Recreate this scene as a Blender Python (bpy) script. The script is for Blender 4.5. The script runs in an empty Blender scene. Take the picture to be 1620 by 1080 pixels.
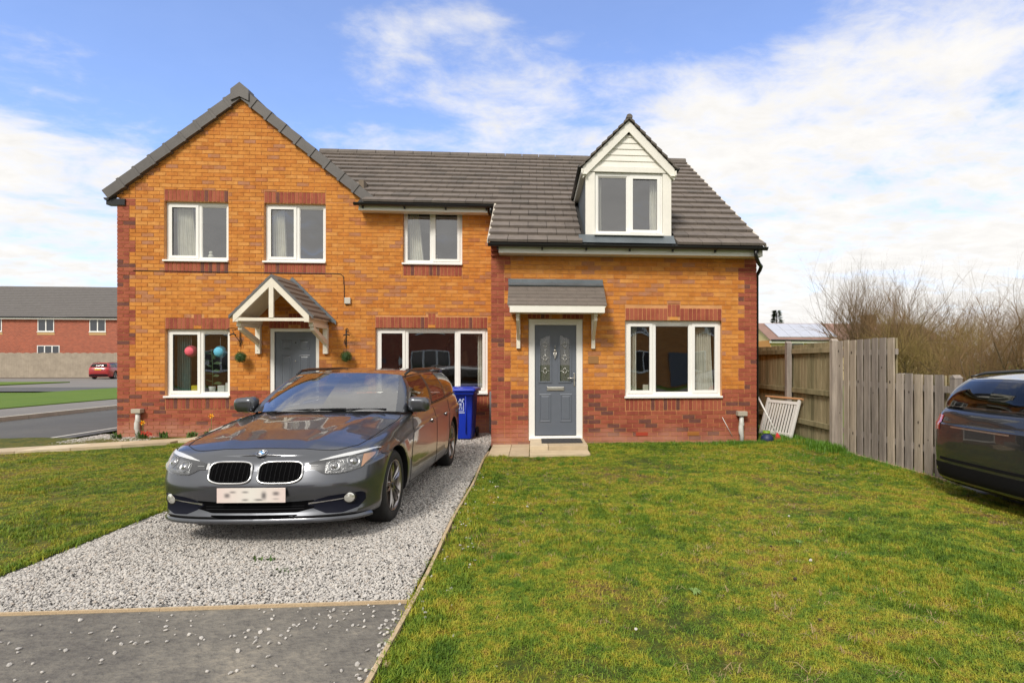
import bpy, bmesh, math, random
import numpy as np
from mathutils import Vector, Matrix
R = math.radians
random.seed(7)
rng = np.random.default_rng(11)
SC = bpy.context.scene
COL = SC.collection

# ------------------------------------------------------------------ camera
YAW = R(4.37)
cd = bpy.data.cameras.new('camera')
cam = bpy.data.objects.new('camera', cd); COL.objects.link(cam)
cd.sensor_width = 36.0; cd.lens = 36.0 * 900 / 1620
cd.shift_x = -(914 - 810) / 1620; cd.shift_y = (573 - 540) / 1620
cd.clip_start = 0.1; cd.clip_end = 3000
cam.location = (0, 0, 1.45); cam.rotation_euler = (R(90), 0, -YAW)
SC.camera = cam

# ------------------------------------------------------------------ world, sun, exposure
SUN_EL, SUN_AZ = 42, 205          # azimuth clockwise from +Y (north)
w = bpy.data.worlds.new('World'); SC.world = w; w.use_nodes = True
nt = w.node_tree; nt.nodes.clear()
def N(t, typ, **k):
    n = t.nodes.new(typ)
    for a, b in k.items(): setattr(n, a, b)
    return n
def MA(t, op, a, b=None, c=None, clamp=False):
    n = N(t, 'ShaderNodeMath', operation=op); n.use_clamp = clamp
    for i, v in enumerate((a, b, c)):
        if v is None: continue
        if isinstance(v, (int, float)): n.inputs[i].default_value = v
        else: t.links.new(v, n.inputs[i])
    return n.outputs[0]
def build_world():
    t = nt; L = t.links.new
    out = N(t, 'ShaderNodeOutputWorld'); bg = N(t, 'ShaderNodeBackground'); bg.inputs[1].default_value = 0.10
    sky = N(t, 'ShaderNodeTexSky'); sky.sky_type = 'NISHITA'; sky.sun_disc = False
    sky.sun_elevation = R(SUN_EL); sky.sun_rotation = R(SUN_AZ); sky.air_density = 1.0; sky.dust_density = 0.3; sky.ozone_density = 4.0
    geo = N(t, 'ShaderNodeTexCoord')
    sp = N(t, 'ShaderNodeSeparateXYZ'); L(geo.outputs['Generated'], sp.inputs[0])
    x, y, z = sp.outputs
    az = MA(t, 'MULTIPLY', MA(t, 'ARCTAN2', x, y), 57.2958)
    el = MA(t, 'MULTIPLY', MA(t, 'ARCSINE', z), 57.2958)
    zz = MA(t, 'MAXIMUM', MA(t, 'ADD', z, 0.16), 0.05)
    cx = MA(t, 'DIVIDE', x, zz); cy = MA(t, 'DIVIDE', y, zz)
    cmb = N(t, 'ShaderNodeCombineXYZ'); L(cx, cmb.inputs[0]); L(cy, cmb.inputs[1])
    def noise(scale, det, rough, off):
        m = N(t, 'ShaderNodeMapping'); m.inputs['Location'].default_value = off; m.inputs['Scale'].default_value = (1, 1.25, 1)
        L(cmb.outputs[0], m.inputs[0])
        n = N(t, 'ShaderNodeTexNoise'); n.inputs['Scale'].default_value = scale; n.inputs['Detail'].default_value = det; n.inputs['Roughness'].default_value = rough
        n.inputs['Distortion'].default_value = 0.35
        L(m.outputs[0], n.inputs['Vector']); return n.outputs['Fac']
    n1 = noise(2.3, 9, 0.62, (3.1, 1.7, 0)); n2 = noise(8, 7, 0.62, (0.3, 5.7, 0))
    fac = MA(t, 'ADD', MA(t, 'MULTIPLY', n1, 0.66), MA(t, 'MULTIPLY', n2, 0.34))
    # cloud banks: azimuth, elevation, widths, weight
    def blob(a0, e0, sa, se, wt):
        u = MA(t, 'DIVIDE', MA(t, 'SUBTRACT', az, a0), sa); v = MA(t, 'DIVIDE', MA(t, 'SUBTRACT', el, e0), se)
        d = MA(t, 'ADD', MA(t, 'MULTIPLY', u, u), MA(t, 'MULTIPLY', v, v))
        return MA(t, 'MULTIPLY', MA(t, 'EXPONENT', MA(t, 'MULTIPLY', d, -1.0)), wt)
    tot = None
    for b in [(-2, 24.0, 9, 4.5, .24), (-15.5, 28, 6, 3.0, .2), (28, 22, 16, 7, .20), (-7.5, 31, 7, 2, .16), (-39, 23, 7, 2.5, .16), (14, 21, 7, 5, .18), (-46, 15, 14, 5, .2), (30, 10, 30, 12, .2), (38, 30, 10, 5, .1),
              (-16, 19.5, 6, 2, .15), (180, 30, 75, 45, .36), (-180, 30, 75, 45, .36), (100, 35, 45, 35, .3), (-100, 35, 45, 35, .3), (0, 88, 1000, 32, .95), (-50, 12, 20, 9, .16), (-40, 29, 18, 10, -.30), (-24, 33, 9, 5, -.10), (-20, 38, 14, 5, -.10), (14, 33, 12, 5, -.12)]:  # rear and overhead banks are out of view, added to neutralise blue ambient light
        o = blob(*b); tot = o if tot is None else MA(t, 'ADD', tot, o)
    hz = MA(t, 'MULTIPLY', MA(t, 'EXPONENT', MA(t, 'MULTIPLY', MA(t, 'MAXIMUM', el, 0), -0.095)), 0.42)
    tot = MA(t, 'ADD', tot, hz)
    dens = MA(t, 'ADD', fac, tot)
    mr = N(t, 'ShaderNodeMapRange'); mr.interpolation_type = 'SMOOTHSTEP'; L(dens, mr.inputs[0])
    mr.inputs[1].default_value = 0.60; mr.inputs[2].default_value = 0.93
    # cloud tint: denser cores a little greyer
    cr = N(t, 'ShaderNodeMapRange'); L(n2, cr.inputs[0]); cr.inputs[1].default_value = .3; cr.inputs[2].default_value = .75; cr.inputs[3].default_value = 1.0; cr.inputs[4].default_value = 0.86
    cc = N(t, 'ShaderNodeMixRGB', blend_type='MULTIPLY'); cc.inputs[0].default_value = 1; cc.inputs[1].default_value = CLOUD
    L(cr.outputs[0], cc.inputs[2])
    tint = N(t, 'ShaderNodeMixRGB', blend_type='MULTIPLY'); tint.inputs[0].default_value = 1; tint.inputs[2].default_value = SKYTINT
    L(sky.outputs[0], tint.inputs[1])
    mr.inputs[3].default_value = .10
    mx = N(t, 'ShaderNodeMixRGB'); L(mr.outputs[0], mx.inputs[0]); L(tint.outputs[0], mx.inputs[1]); L(cc.outputs[0], mx.inputs[2])
    L(mx.outputs[0], bg.inputs[0]); L(bg.outputs[0], out.inputs[0])
CLOUD = (7.0, 6.85, 6.65, 1); SKYTINT = (1.38, 1.47, 1.80, 1)
build_world()
w.cycles.sampling_method = 'MANUAL'; w.cycles.sample_map_resolution = 512
ld = bpy.data.lights.new('sun', 'SUN'); ld.energy = 2.0; ld.angle = R(14); ld.color = (1, .94, .85)
sun = bpy.data.objects.new('sun', ld); COL.objects.link(sun)
sd = Vector((math.sin(R(SUN_AZ)) * math.cos(R(SUN_EL)), math.cos(R(SUN_AZ)) * math.cos(R(SUN_EL)), math.sin(R(SUN_EL))))
sun.rotation_euler = sd.to_track_quat('Z', 'Y').to_euler(); sun.location = (0, -5, 30)
vs = SC.view_settings; vs.view_transform = 'Standard'; vs.look = 'None'; vs.exposure = 0.60; vs.gamma = 1; vs.use_curve_mapping = False
SC.cycles.max_bounces = 8; SC.cycles.transparent_max_bounces = 16; SC.cycles.caustics_reflective = False; SC.cycles.caustics_refractive = False

# ------------------------------------------------------------------ helpers
def srgb(r, g, b):
    f = lambda c: ((c / 255 + .055) / 1.055) ** 2.4 if c > 10 else c / 255 / 12.92
    return (f(r), f(g), f(b), 1)
MATS = {}
def mat(name, col, rough=.6, metal=0, var=0, vs_=3.0, bump=0, bs=40, coat=0, spec=.5, emit=None, col2=None, stretch=None, det=4):
    if name in MATS: return MATS[name]
    m = bpy.data.materials.new(name); m.use_nodes = True; t = m.node_tree; p = t.nodes['Principled BSDF']
    if len(col) == 3: col = (*col, 1)
    p.inputs['Base Color'].default_value = col; p.inputs['Roughness'].default_value = rough; p.inputs['Metallic'].default_value = metal
    p.inputs['Coat Weight'].default_value = coat; p.inputs['Coat Roughness'].default_value = .03
    p.inputs['Specular IOR Level'].default_value = spec
    g = N(t, 'ShaderNodeNewGeometry'); pos = g.outputs['Position']
    if stretch:
        mp = N(t, 'ShaderNodeMapping'); mp.inputs['Scale'].default_value = stretch; t.links.new(pos, mp.inputs[0]); pos = mp.outputs[0]
    if var or col2:
        n = N(t, 'ShaderNodeTexNoise'); n.inputs['Scale'].default_value = vs_; n.inputs['Detail'].default_value = det; n.inputs['Roughness'].default_value = .65
        t.links.new(pos, n.inputs['Vector'])
        r = N(t, 'ShaderNodeMapRange'); t.links.new(n.outputs['Fac'], r.inputs[0]); r.inputs[1].default_value = .3; r.inputs[2].default_value = .7
        mx = N(t, 'ShaderNodeMixRGB'); t.links.new(r.outputs[0], mx.inputs[0])
        c1 = [c * (1 - var) for c in col[:3]] + [1]; c2 = col2 if col2 else [min(1, c * (1 + var)) for c in col[:3]] + [1]
        if len(c2) == 3: c2 = (*c2, 1)
        mx.inputs[1].default_value = c1; mx.inputs[2].default_value = c2; t.links.new(mx.outputs[0], p.inputs['Base Color'])
    if bump:
        n = N(t, 'ShaderNodeTexNoise'); n.inputs['Scale'].default_value = bs; n.inputs['Detail'].default_value = 4; t.links.new(pos, n.inputs['Vector'])
        b = N(t, 'ShaderNodeBump'); b.inputs['Strength'].default_value = bump; b.inputs['Distance'].default_value = .01
        t.links.new(n.outputs['Fac'], b.inputs['Height']); t.links.new(b.outputs[0], p.inputs['Normal'])
    if emit: p.inputs['Emission Color'].default_value = (*emit[:3], 1); p.inputs['Emission Strength'].default_value = emit[3]
    MATS[name] = m; return m
def glass(name, tint=(.75, .8, .8), refl=1.0, f0=.10):
    if name in MATS: return MATS[name]
    m = bpy.data.materials.new(name); m.use_nodes = True; t = m.node_tree; t.nodes.remove(t.nodes['Principled BSDF'])
    tr = N(t, 'ShaderNodeBsdfTransparent'); tr.inputs[0].default_value = (*tint, 1)
    gl = N(t, 'ShaderNodeBsdfGlossy'); gl.inputs['Roughness'].default_value = .01; gl.inputs[0].default_value = (refl,) * 3 + (1,)
    lw = N(t, 'ShaderNodeLayerWeight'); lw.inputs[0].default_value = .5
    mr = MA(t, 'ADD', MA(t, 'MULTIPLY', MA(t, 'POWER', lw.outputs['Facing'], 3.0), 1 - f0), f0)
    mx = N(t, 'ShaderNodeMixShader'); t.links.new(mr, mx.inputs[0]); t.links.new(tr.outputs[0], mx.inputs[1]); t.links.new(gl.outputs[0], mx.inputs[2])
    t.links.new(mx.outputs[0], t.nodes['Material Output'].inputs[0]); MATS[name] = m; return m

class MB:
    def __init__(s): s.v = []; s.f = []; s.m = []; s.mats = []; s.sm = []
    def mi(s, m):
        if m not in s.mats: s.mats.append(m)
        return s.mats.index(m)
    def add(s, vs, fs, m, smooth=False, M=None):
        b = len(s.v)
        if M is not None: vs = [tuple(M @ Vector(v)) for v in vs]
        s.v += [tuple(v) for v in vs]; k = s.mi(m)
        for f in fs: s.f.append(tuple(b + i for i in f)); s.m.append(k); s.sm.append(smooth)
        return s
    def box(s, x0, x1, y0, y1, z0, z1, m, M=None, skip=''):
        vs = [(x0, y0, z0), (x1, y0, z0), (x1, y1, z0), (x0, y1, z0), (x0, y0, z1), (x1, y0, z1), (x1, y1, z1), (x0, y1, z1)]
        fs = {'b': (0, 3, 2, 1), 't': (4, 5, 6, 7), 'f': (0, 1, 5, 4), 'r': (1, 2, 6, 5), 'k': (2, 3, 7, 6), 'l': (3, 0, 4, 7)}
        return s.add(vs, [f for k, f in fs.items() if k not in skip], m, M=M)
    def bbox(s, x0, x1, y0, y1, z0, z1, b, m, M=None):           # bevelled box
        bm = bmesh.new(); bmesh.ops.create_cube(bm, size=1)
        for v in bm.verts: v.co = Vector(((x0 + x1) / 2 + v.co.x * (x1 - x0), (y0 + y1) / 2 + v.co.y * (y1 - y0), (z0 + z1) / 2 + v.co.z * (z1 - z0)))
        bmesh.ops.bevel(bm, geom=bm.edges[:], offset=b, segments=2, affect='EDGES', profile=.5)
        s.bm(bm, m, M); return s
    def bm(s, bm, m, M=None, smooth=False):
        bm.verts.index_update()
        s.add([v.co[:] for v in bm.verts], [[v.index for v in f.verts] for f in bm.faces], m, smooth, M); bm.free()
    def prism(s, poly, axis, a, b, m, M=None):                    # poly 2D extruded along axis from a to b
        n = len(poly)
        def P(p, c): return {'x': (c, p[0], p[1]), 'y': (p[0], c, p[1]), 'z': (p[0], p[1], c)}[axis]
        vs = [P(p, a) for p in poly] + [P(p, b) for p in poly]
        fs = [tuple(range(n)), tuple(range(2 * n - 1, n - 1, -1))] + [(i, i + n, (i + 1) % n + n, (i + 1) % n) for i in range(n)]
        return s.add(vs, fs, m, M=M)
    def tube(s, pts, r, m, n=8, cap=True, M=None, closed=False):
        pts = [Vector(p) for p in pts]; rs = r if isinstance(r, (list, tuple)) else [r] * len(pts)
        vs = []; fs = []; up = None
        for i, p in enumerate(pts):
            if closed: d = (pts[(i + 1) % len(pts)] - pts[i - 1]).normalized()
            else: d = (pts[min(i + 1, len(pts) - 1)] - pts[max(i - 1, 0)]).normalized()
            if up is None: up = Vector((0, 0, 1)) if abs(d.z) < .9 else Vector((1, 0, 0))
            a = d.cross(up).normalized(); b = a.cross(d).normalized(); up = b
            for k in range(n):
                t = 2 * math.pi * k / n; vs.append(p + (a * math.cos(t) + b * math.sin(t)) * rs[i])
        L = len(pts)
        for i in range(L if closed else L - 1):
            j = (i + 1) % L
            for k in range(n): fs.append((i * n + k, i * n + (k + 1) % n, j * n + (k + 1) % n, j * n + k))
        if cap and not closed: fs += [tuple(range(n))[::-1], tuple((L - 1) * n + k for k in range(n))]
        return s.add([v[:] for v in vs], fs, m, True, M)
    def lathe(s, prof, m, n=32, axis='x', c=(0, 0, 0), M=None, smooth=True):   # prof: (along axis, radius)
        vs = []; fs = []
        for (a, r) in prof:
            for k in range(n):
                t = 2 * math.pi * k / n; u, v = r * math.cos(t), r * math.sin(t)
                q = {'x': (a, u, v), 'y': (u, a, v), 'z': (u, v, a)}[axis]; vs.append((q[0] + c[0], q[1] + c[1], q[2] + c[2]))
        for i in range(len(prof) - 1):
            for k in range(n): fs.append((i * n + k, i * n + (k + 1) % n, (i + 1) * n + (k + 1) % n, (i + 1) * n + k))
        return s.add(vs, fs, m, smooth, M)
    def grid(s, P, m, smooth=True, M=None):                      # P: array (a,b,3)
        a, b = len(P), len(P[0]); vs = [tuple(P[i][j]) for i in range(a) for j in range(b)]
        fs = [(i * b + j, i * b + j + 1, (i + 1) * b + j + 1, (i + 1) * b + j) for i in range(a - 1) for j in range(b - 1)]
        return s.add(vs, fs, m, smooth, M)
    def mesh(s, name):
        me = bpy.data.meshes.new(name); me.from_pydata(s.v, [], s.f)
        for m in s.mats: me.materials.append(m)
        me.polygons.foreach_set('material_index', s.m); me.polygons.foreach_set('use_smooth', s.sm); me.update(); return me
    def build(s, name, parent=None, kind=None, loc=None):
        o = bpy.data.objects.new(name, s.mesh(name)); COL.objects.link(o); o.parent = parent
        if kind: o['kind'] = kind
        if loc: o.location = loc
        return o
def tag(o, label=None, cat=None, group=None, kind=None):
    if label: o['label'] = label
    if cat: o['category'] = cat
    if group: o['group'] = group
    if kind: o['kind'] = kind
    return o
def empty(name, loc=(0, 0, 0), rz=0, label=None, cat=None, group=None, parent=None):
    o = bpy.data.objects.new(name, None); COL.objects.link(o); o.location = loc; o.rotation_euler = (0, 0, rz); o.empty_display_size = .1; o.parent = parent
    return tag(o, label, cat, group)
def link(name, me, parent=None, loc=(0, 0, 0), rot=(0, 0, 0), sc=None):
    o = bpy.data.objects.new(name, me); COL.objects.link(o); o.parent = parent; o.location = loc; o.rotation_euler = rot
    if sc: o.scale = sc
    return o
def copy_tree(o, parent=None):
    c = o.copy(); COL.objects.link(c); c.parent = parent
    for ch in list(o.children): copy_tree(ch, c)
    return c
def cm(pts, n):                                                   # Catmull-Rom, n samples per span
    P = np.array(pts, float); P = np.vstack([2 * P[0] - P[1], P, 2 * P[-1] - P[-2]]); out = []
    for i in range(1, len(P) - 2):
        for k in range(n):
            t = k / n; a, b, c, d = P[i - 1:i + 3]
            out.append(.5 * ((2 * b) + (-a + c) * t + (2 * a - 5 * b + 4 * c - d) * t * t + (-a + 3 * b - 3 * c + d) * t ** 3))
    out.append(P[-2]); return np.array(out)
hidden = {}
def scatter(name, pts, rots, scls, idx, srcs, m=None):
    """stuff: one object whose points carry the source meshes"""
    me = bpy.data.meshes.new(name); me.from_pydata([tuple(p) for p in pts], [], [])
    a = me.attributes.new('rot', 'FLOAT_VECTOR', 'POINT'); a.data.foreach_set('vector', np.array(rots, dtype=np.float32).ravel())
    a = me.attributes.new('scl', 'FLOAT', 'POINT'); a.data.foreach_set('value', np.array(scls, dtype=np.float32))
    a = me.attributes.new('idx', 'INT', 'POINT'); a.data.foreach_set('value', np.array(idx, dtype=np.int32))
    c = bpy.data.collections.new(name + '_sources')
    for i, s in enumerate(srcs):
        o = bpy.data.objects.new('%s_piece_%02d' % (name, i), s); c.objects.link(o)
    o = bpy.data.objects.new(name, me); COL.objects.link(o); o['kind'] = 'stuff'
    g = bpy.data.node_groups.new(name + '_spread', 'GeometryNodeTree')
    g.interface.new_socket('Geometry', in_out='INPUT', socket_type='NodeSocketGeometry'); g.interface.new_socket('Geometry', in_out='OUTPUT', socket_type='NodeSocketGeometry')
    gi = g.nodes.new('NodeGroupInput'); go = g.nodes.new('NodeGroupOutput'); ip = g.nodes.new('GeometryNodeInstanceOnPoints'); ci = g.nodes.new('GeometryNodeCollectionInfo')
    ci.inputs['Collection'].default_value = c; ci.inputs['Separate Children'].default_value = True; ci.inputs['Reset Children'].default_value = True
    def na(n, ty):
        k = g.nodes.new('GeometryNodeInputNamedAttribute'); k.data_type = ty; k.inputs[0].default_value = n; return k.outputs[0]
    L = g.links.new
    L(gi.outputs[0], ip.inputs['Points']); L(ci.outputs[0], ip.inputs['Instance']); ip.inputs['Pick Instance'].default_value = True
    L(na('idx', 'INT'), ip.inputs['Instance Index'])
    er = g.nodes.new('FunctionNodeEulerToRotation'); L(na('rot', 'FLOAT_VECTOR'), er.inputs[0]); L(er.outputs[0], ip.inputs['Rotation'])
    L(na('scl', 'FLOAT'), ip.inputs['Scale']); L(ip.outputs[0], go.inputs[0])
    md = o.modifiers.new('spread', 'NODES'); md.node_group = g; return o

# ------------------------------------------------------------------ materials
BUFF = [mat('buff_brick_%d' % i, c, .85, var=.22, vs_=9, bump=.3, bs=70, col2=c2) for i, (c, c2) in enumerate([
    (srgb(205, 130, 50), srgb(213, 142, 64)), (srgb(197, 119, 42), srgb(206, 131, 54)), (srgb(210, 140, 62), srgb(217, 151, 78)), (srgb(180, 108, 54), srgb(190, 124, 78)), (srgb(192, 122, 62), srgb(176, 124, 96))])]
BW = [.42, .3, .13, .06, .09]
def redbrick(i, c, c2):
    m = mat('red_brick_%d' % i, c, .85, var=.15, vs_=9, bump=.3, bs=70, col2=c2)
    t = m.node_tree; p = t.nodes['Principled BSDF']; src = p.inputs['Base Color'].links[0].from_socket
    g = N(t, 'ShaderNodeNewGeometry'); s = N(t, 'ShaderNodeSeparateXYZ'); t.links.new(g.outputs['Position'], s.inputs[0])
    n = N(t, 'ShaderNodeTexNoise'); n.inputs['Scale'].default_value = 2.2; n.inputs['Detail'].default_value = 6; t.links.new(g.outputs['Position'], n.inputs['Vector'])
    # salt bloom rising from the foot of the wall
    h = MA(t, 'ADD', s.outputs[2], MA(t, 'MULTIPLY', MA(t, 'SUBTRACT', n.outputs['Fac'], .5), .8))
    k = N(t, 'ShaderNodeMapRange'); t.links.new(h, k.inputs[0]); k.inputs[1].default_value = .32; k.inputs[2].default_value = .02; k.inputs[3].default_value = 0; k.inputs[4].default_value = .6
    mx = N(t, 'ShaderNodeMixRGB'); t.links.new(k.outputs[0], mx.inputs[0]); t.links.new(src, mx.inputs[1]); mx.inputs[2].default_value = srgb(190, 140, 118)
    t.links.new(mx.outputs[0], p.inputs['Base Color']); return m
RED = [redbrick(0, srgb(154, 76, 54), srgb(168, 92, 66)), redbrick(1, srgb(140, 64, 48), srgb(154, 78, 58)), redbrick(2, srgb(102, 60, 52), srgb(118, 72, 62)), redbrick(3, srgb(172, 96, 70), srgb(162, 88, 64))]
RW = [.42, .3, .14, .14]
MORTAR = mat('mortar', srgb(200, 144, 94), .9, var=.15, vs_=6, bump=.3)
UPVC = mat('white_upvc', srgb(236, 235, 231), .3, var=.03, vs_=2)
FASCIA = mat('white_fascia', srgb(232, 229, 220), .35, var=.05, vs_=3)
CREAM = mat('cream_timber', srgb(228, 220, 204), .5, var=.06, vs_=5)
BLACKP = mat('black_plastic', (.012, .012, .013), .35)
LEAD = mat('lead_sheet', srgb(104, 112, 118), .45, metal=.3, var=.18, vs_=3)
TILES = [mat('roof_tile_%d' % i, srgb(*c), .8, var=.14, vs_=7, bump=.35, bs=60, col2=srgb(*d)) for i, (c, d) in enumerate([((112, 103, 96), (121, 111, 103)), ((107, 98, 92), (116, 107, 99)), ((117, 108, 100), (112, 103, 96)), ((100, 93, 87), (109, 101, 94))])]
VERGE = mat('dry_verge_plastic', srgb(92, 88, 86), .55, var=.12, vs_=5)
MORTARLT = mat('pale_undercloak', srgb(200, 192, 178), .8, var=.1)
DOORG = mat('grey_door_paint', srgb(98, 104, 114), .38, var=.04, vs_=8, bump=.08, bs=120)
PANE = glass('window_glass', (.80, .84, .83), .85, .24)
DGLASS = glass('door_glass', (.85, .86, .86), 1, .05)
CURT = mat('curtain_cloth', srgb(236, 230, 218), .9, var=.12, vs_=6)
CHROME = mat('chrome', (.75, .75, .76), .12, metal=1)
INWALL = mat('room_wall', srgb(120, 108, 94), .9, var=.1)
# ------------------------------------------------------------------ ground
YR, YL = 9.95, 11.70
SL = 0.625; EV = 9.6; EVZ = 3.44                                   # main roof: slope, eave y and z
def roofz(y): return EVZ + SL * (y - EV)
RIDGE_Y = 14.9
def noise_ramp(name, stops, scale, rough=.9, bump=.5, bs=60, fine=.35):
    m = bpy.data.materials.new(name); m.use_nodes = True; t = m.node_tree; p = t.nodes['Principled BSDF']; p.inputs['Roughness'].default_value = rough
    p.inputs['Specular IOR Level'].default_value = .25
    g = N(t, 'ShaderNodeNewGeometry'); ns = []
    for sc, off in ((scale, 0), (scale * 7, 5), (scale * 30, 9)):
        mp = N(t, 'ShaderNodeMapping'); mp.inputs['Location'].default_value = (off, off * .7, 0); t.links.new(g.outputs['Position'], mp.inputs[0])
        n = N(t, 'ShaderNodeTexNoise'); n.inputs['Scale'].default_value = sc; n.inputs['Detail'].default_value = 4; t.links.new(mp.outputs[0], n.inputs['Vector']); ns.append(n.outputs['Fac'])
    f = MA(t, 'ADD', MA(t, 'MULTIPLY', ns[0], 1 - fine), MA(t, 'ADD', MA(t, 'MULTIPLY', ns[1], fine * .55), MA(t, 'MULTIPLY', ns[2], fine * .45)))
    r = N(t, 'ShaderNodeValToRGB'); cr = r.color_ramp
    while len(cr.elements) < len(stops): cr.elements.new(.5)
    for e, (ps, c) in zip(cr.elements, stops): e.position = ps; e.color = c
    t.links.new(f, r.inputs[0]); t.links.new(r.outputs[0], p.inputs['Base Color'])
    if bump:
        b = N(t, 'ShaderNodeBump'); b.inputs['Strength'].default_value = bump; b.inputs['Distance'].default_value = .02
        t.links.new(ns[2], b.inputs['Height']); t.links.new(b.outputs[0], p.inputs['Normal'])
    MATS[name] = m; return m
SOIL = noise_ramp('lawn_soil_and_moss', [(.36, (.035, .05, .010, 1)), (.46, (.06, .075, .010, 1)), (.53, (.13, .12, .014, 1)), (.6, (.11, .07, .03, 1)), (.68, (.05, .038, .022, 1))], .8, bump=.8, fine=.65)
BLADE = noise_ramp('grass_blades', [(.37, (.065, .135, .014, 1)), (.45, (.135, .215, .018, 1)), (.50, (.22, .27, .022, 1)), (.55, (.35, .33, .030, 1)), (.61, (.36, .25, .05, 1)), (.68, (.18, .13, .05, 1))], .8, rough=.6, bump=0, fine=.72)
BLADE2 = mat('lush_grass_blades', (.09, .20, .012), .5, var=.25, vs_=3)
FARG = noise_ramp('far_grass', [(.35, (.08, .15, .012, 1)), (.65, (.13, .19, .02, 1))], .15, bump=.4)
TARMAC = noise_ramp('tarmac', [(.30, (.07, .065, .060, 1)), (.42, (.125, .116, .104, 1)), (.55, (.19, .175, .15, 1)), (.68, (.31, .275, .22, 1))], .9, rough=.85, bump=.9, fine=.5)
ROADM = noise_ramp('road_asphalt', [(.3, (.09, .09, .088, 1)), (.7, (.13, .128, .12, 1))], .5, rough=.85, bump=.4)
PAVE = noise_ramp('pavement_asphalt', [(.3, (.18, .17, .16, 1)), (.7, (.24, .22, .2, 1))], .8, rough=.85, bump=.3)
GBED = noise_ramp('gravel_bed', [(.3, (.16, .155, .15, 1)), (.7, (.34, .33, .32, 1))], 3, bump=1, fine=.8)
STONES = [mat('limestone_chip_%d' % i, c, .8, var=.15, vs_=30, bump=.3, bs=150) for i, c in enumerate([(.50, .475, .445), (.42, .40, .375), (.56, .53, .49), (.30, .285, .27), (.44, .39, .34)])]
FLAG = [mat('concrete_flag_%d' % i, srgb(*c), .85, var=.12, vs_=4, bump=.3, bs=90) for i, c in enumerate([(196, 178, 148), (186, 168, 140), (206, 190, 162)])]
EDGET = mat('weathered_timber_edging', srgb(186, 164, 132), .85, var=.2, vs_=12, bump=.3, stretch=(8, 1, 8))

def sheet(name, poly, z, m, parent=None, kind='structure'):
    return MB().add([(x, y, z) for x, y in poly], [tuple(range(len(poly)))], m).build(name, parent, kind)
sheet('ground', [(-600, -300), (600, -300), (600, 900), (-600, 900)], -.09, FARG)
sheet('driveway_tarmac', [(-9.5, -8), (-.745, -8), (-.745, 3.525), (-9.5, 3.525)], -.012, TARMAC)
sheet('pavement_near', [(-9.5, -8), (9, -8), (9, -.8), (-9.5, -.8)], -.006, PAVE)
sheet('gravel_bed', [(-3.85, 3.54), (-.77, 3.54), (-.77, 11.78), (-3.85, 11.78)], -.014, GBED)
sheet('gravel_bed_side', [(-8.75, 10.2), (-7.2, 10.2), (-7.2, 12.3), (-8.75, 12.3)], -.02, GBED)
def hills(x, y):
    return .012 * math.sin(1.3 * x + .7 * y) + .01 * math.sin(2.9 * x - 1.9 * y + 1) + .006 * math.sin(6 * x + 5 * y)
def lawn_z(x, y):
    e = min(1, max(0, (x + .72) / .3))
    return .012 + e * hills(x, y)
def lawn_mesh(name, x0, x1, y0, y1, n, m):
    mb = MB(); nx = max(2, int((x1 - x0) * n)); ny = max(2, int((y1 - y0) * n))
    P = [[(x0 + (x1 - x0) * i / nx, y0 + (y1 - y0) * j / ny, 0) for j in range(ny + 1)] for i in range(nx + 1)]
    P = [[(x, y, lawn_z(x, y) if x > -1 else .004 + hills(x, y) * .6) for x, y, z in r] for r in P]
    return mb.grid(P[::-1], m).build(name, kind='structure')
lawn_mesh('lawn', -.715, 4.98, -.8, 14, 5, SOIL)
sheet('lawn_verge', [(4.98, -.8), (9, -.8), (9, 3.9), (4.98, 3.9)], -.004, SOIL)
lawn_mesh('lawn_side', -12, -3.64, 3.53, 11.6, 4, SOIL)
sheet('parking_bay', [(4.99, 3.9), (12, 3.9), (12, 6.4), (4.99, 6.4)], -.012, ROADM)
# side street running away on the left
sheet('road', [(-13.15, 9.5), (-9.0, 9.5), (-9.0, 140), (-13.15, 140)], -.02, ROADM)
sheet('road_line', [(-9.42, 9.5), (-9.33, 9.5), (-9.33, 60), (-9.42, 60)], -.016, mat('worn_road_paint', srgb(200, 198, 190), .8, var=.2, vs_=5))
kb = empty('kerb'); kb['kind'] = 'structure'
KM = mat('concrete_kerb', srgb(178, 172, 158), .85, var=.12, bump=.2)
me = MB().box(-.075, .075, 0, .905, -.1, .10, KM).mesh('kerb_stone')
for k in range(44): link('kerb_stone', me, kb, (-13.23, 9.5 + .915 * k, -.01))
sheet('pavement', [(-15.9, 9.5), (-13.3, 9.5), (-13.3, 140), (-15.9, 140)], .05, PAVE)
MB().box(-22.5, -15.9, 9, 46, -.1, .08, FARG).build('grass_verge', kind='structure')
sheet('side_road', [(-60, 31), (-22.5, 31), (-22.5, 36), (-60, 36)], -.03, ROADM)
sheet('parking_forecourt', [(-60, 36), (-22.5, 36), (-22.5, 58), (-60, 58)], -.04, PAVE)
MB().box(-50, -34, 38.5, 44.5, -.1, .03, FARG).build('grass_patch', kind='structure')
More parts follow.
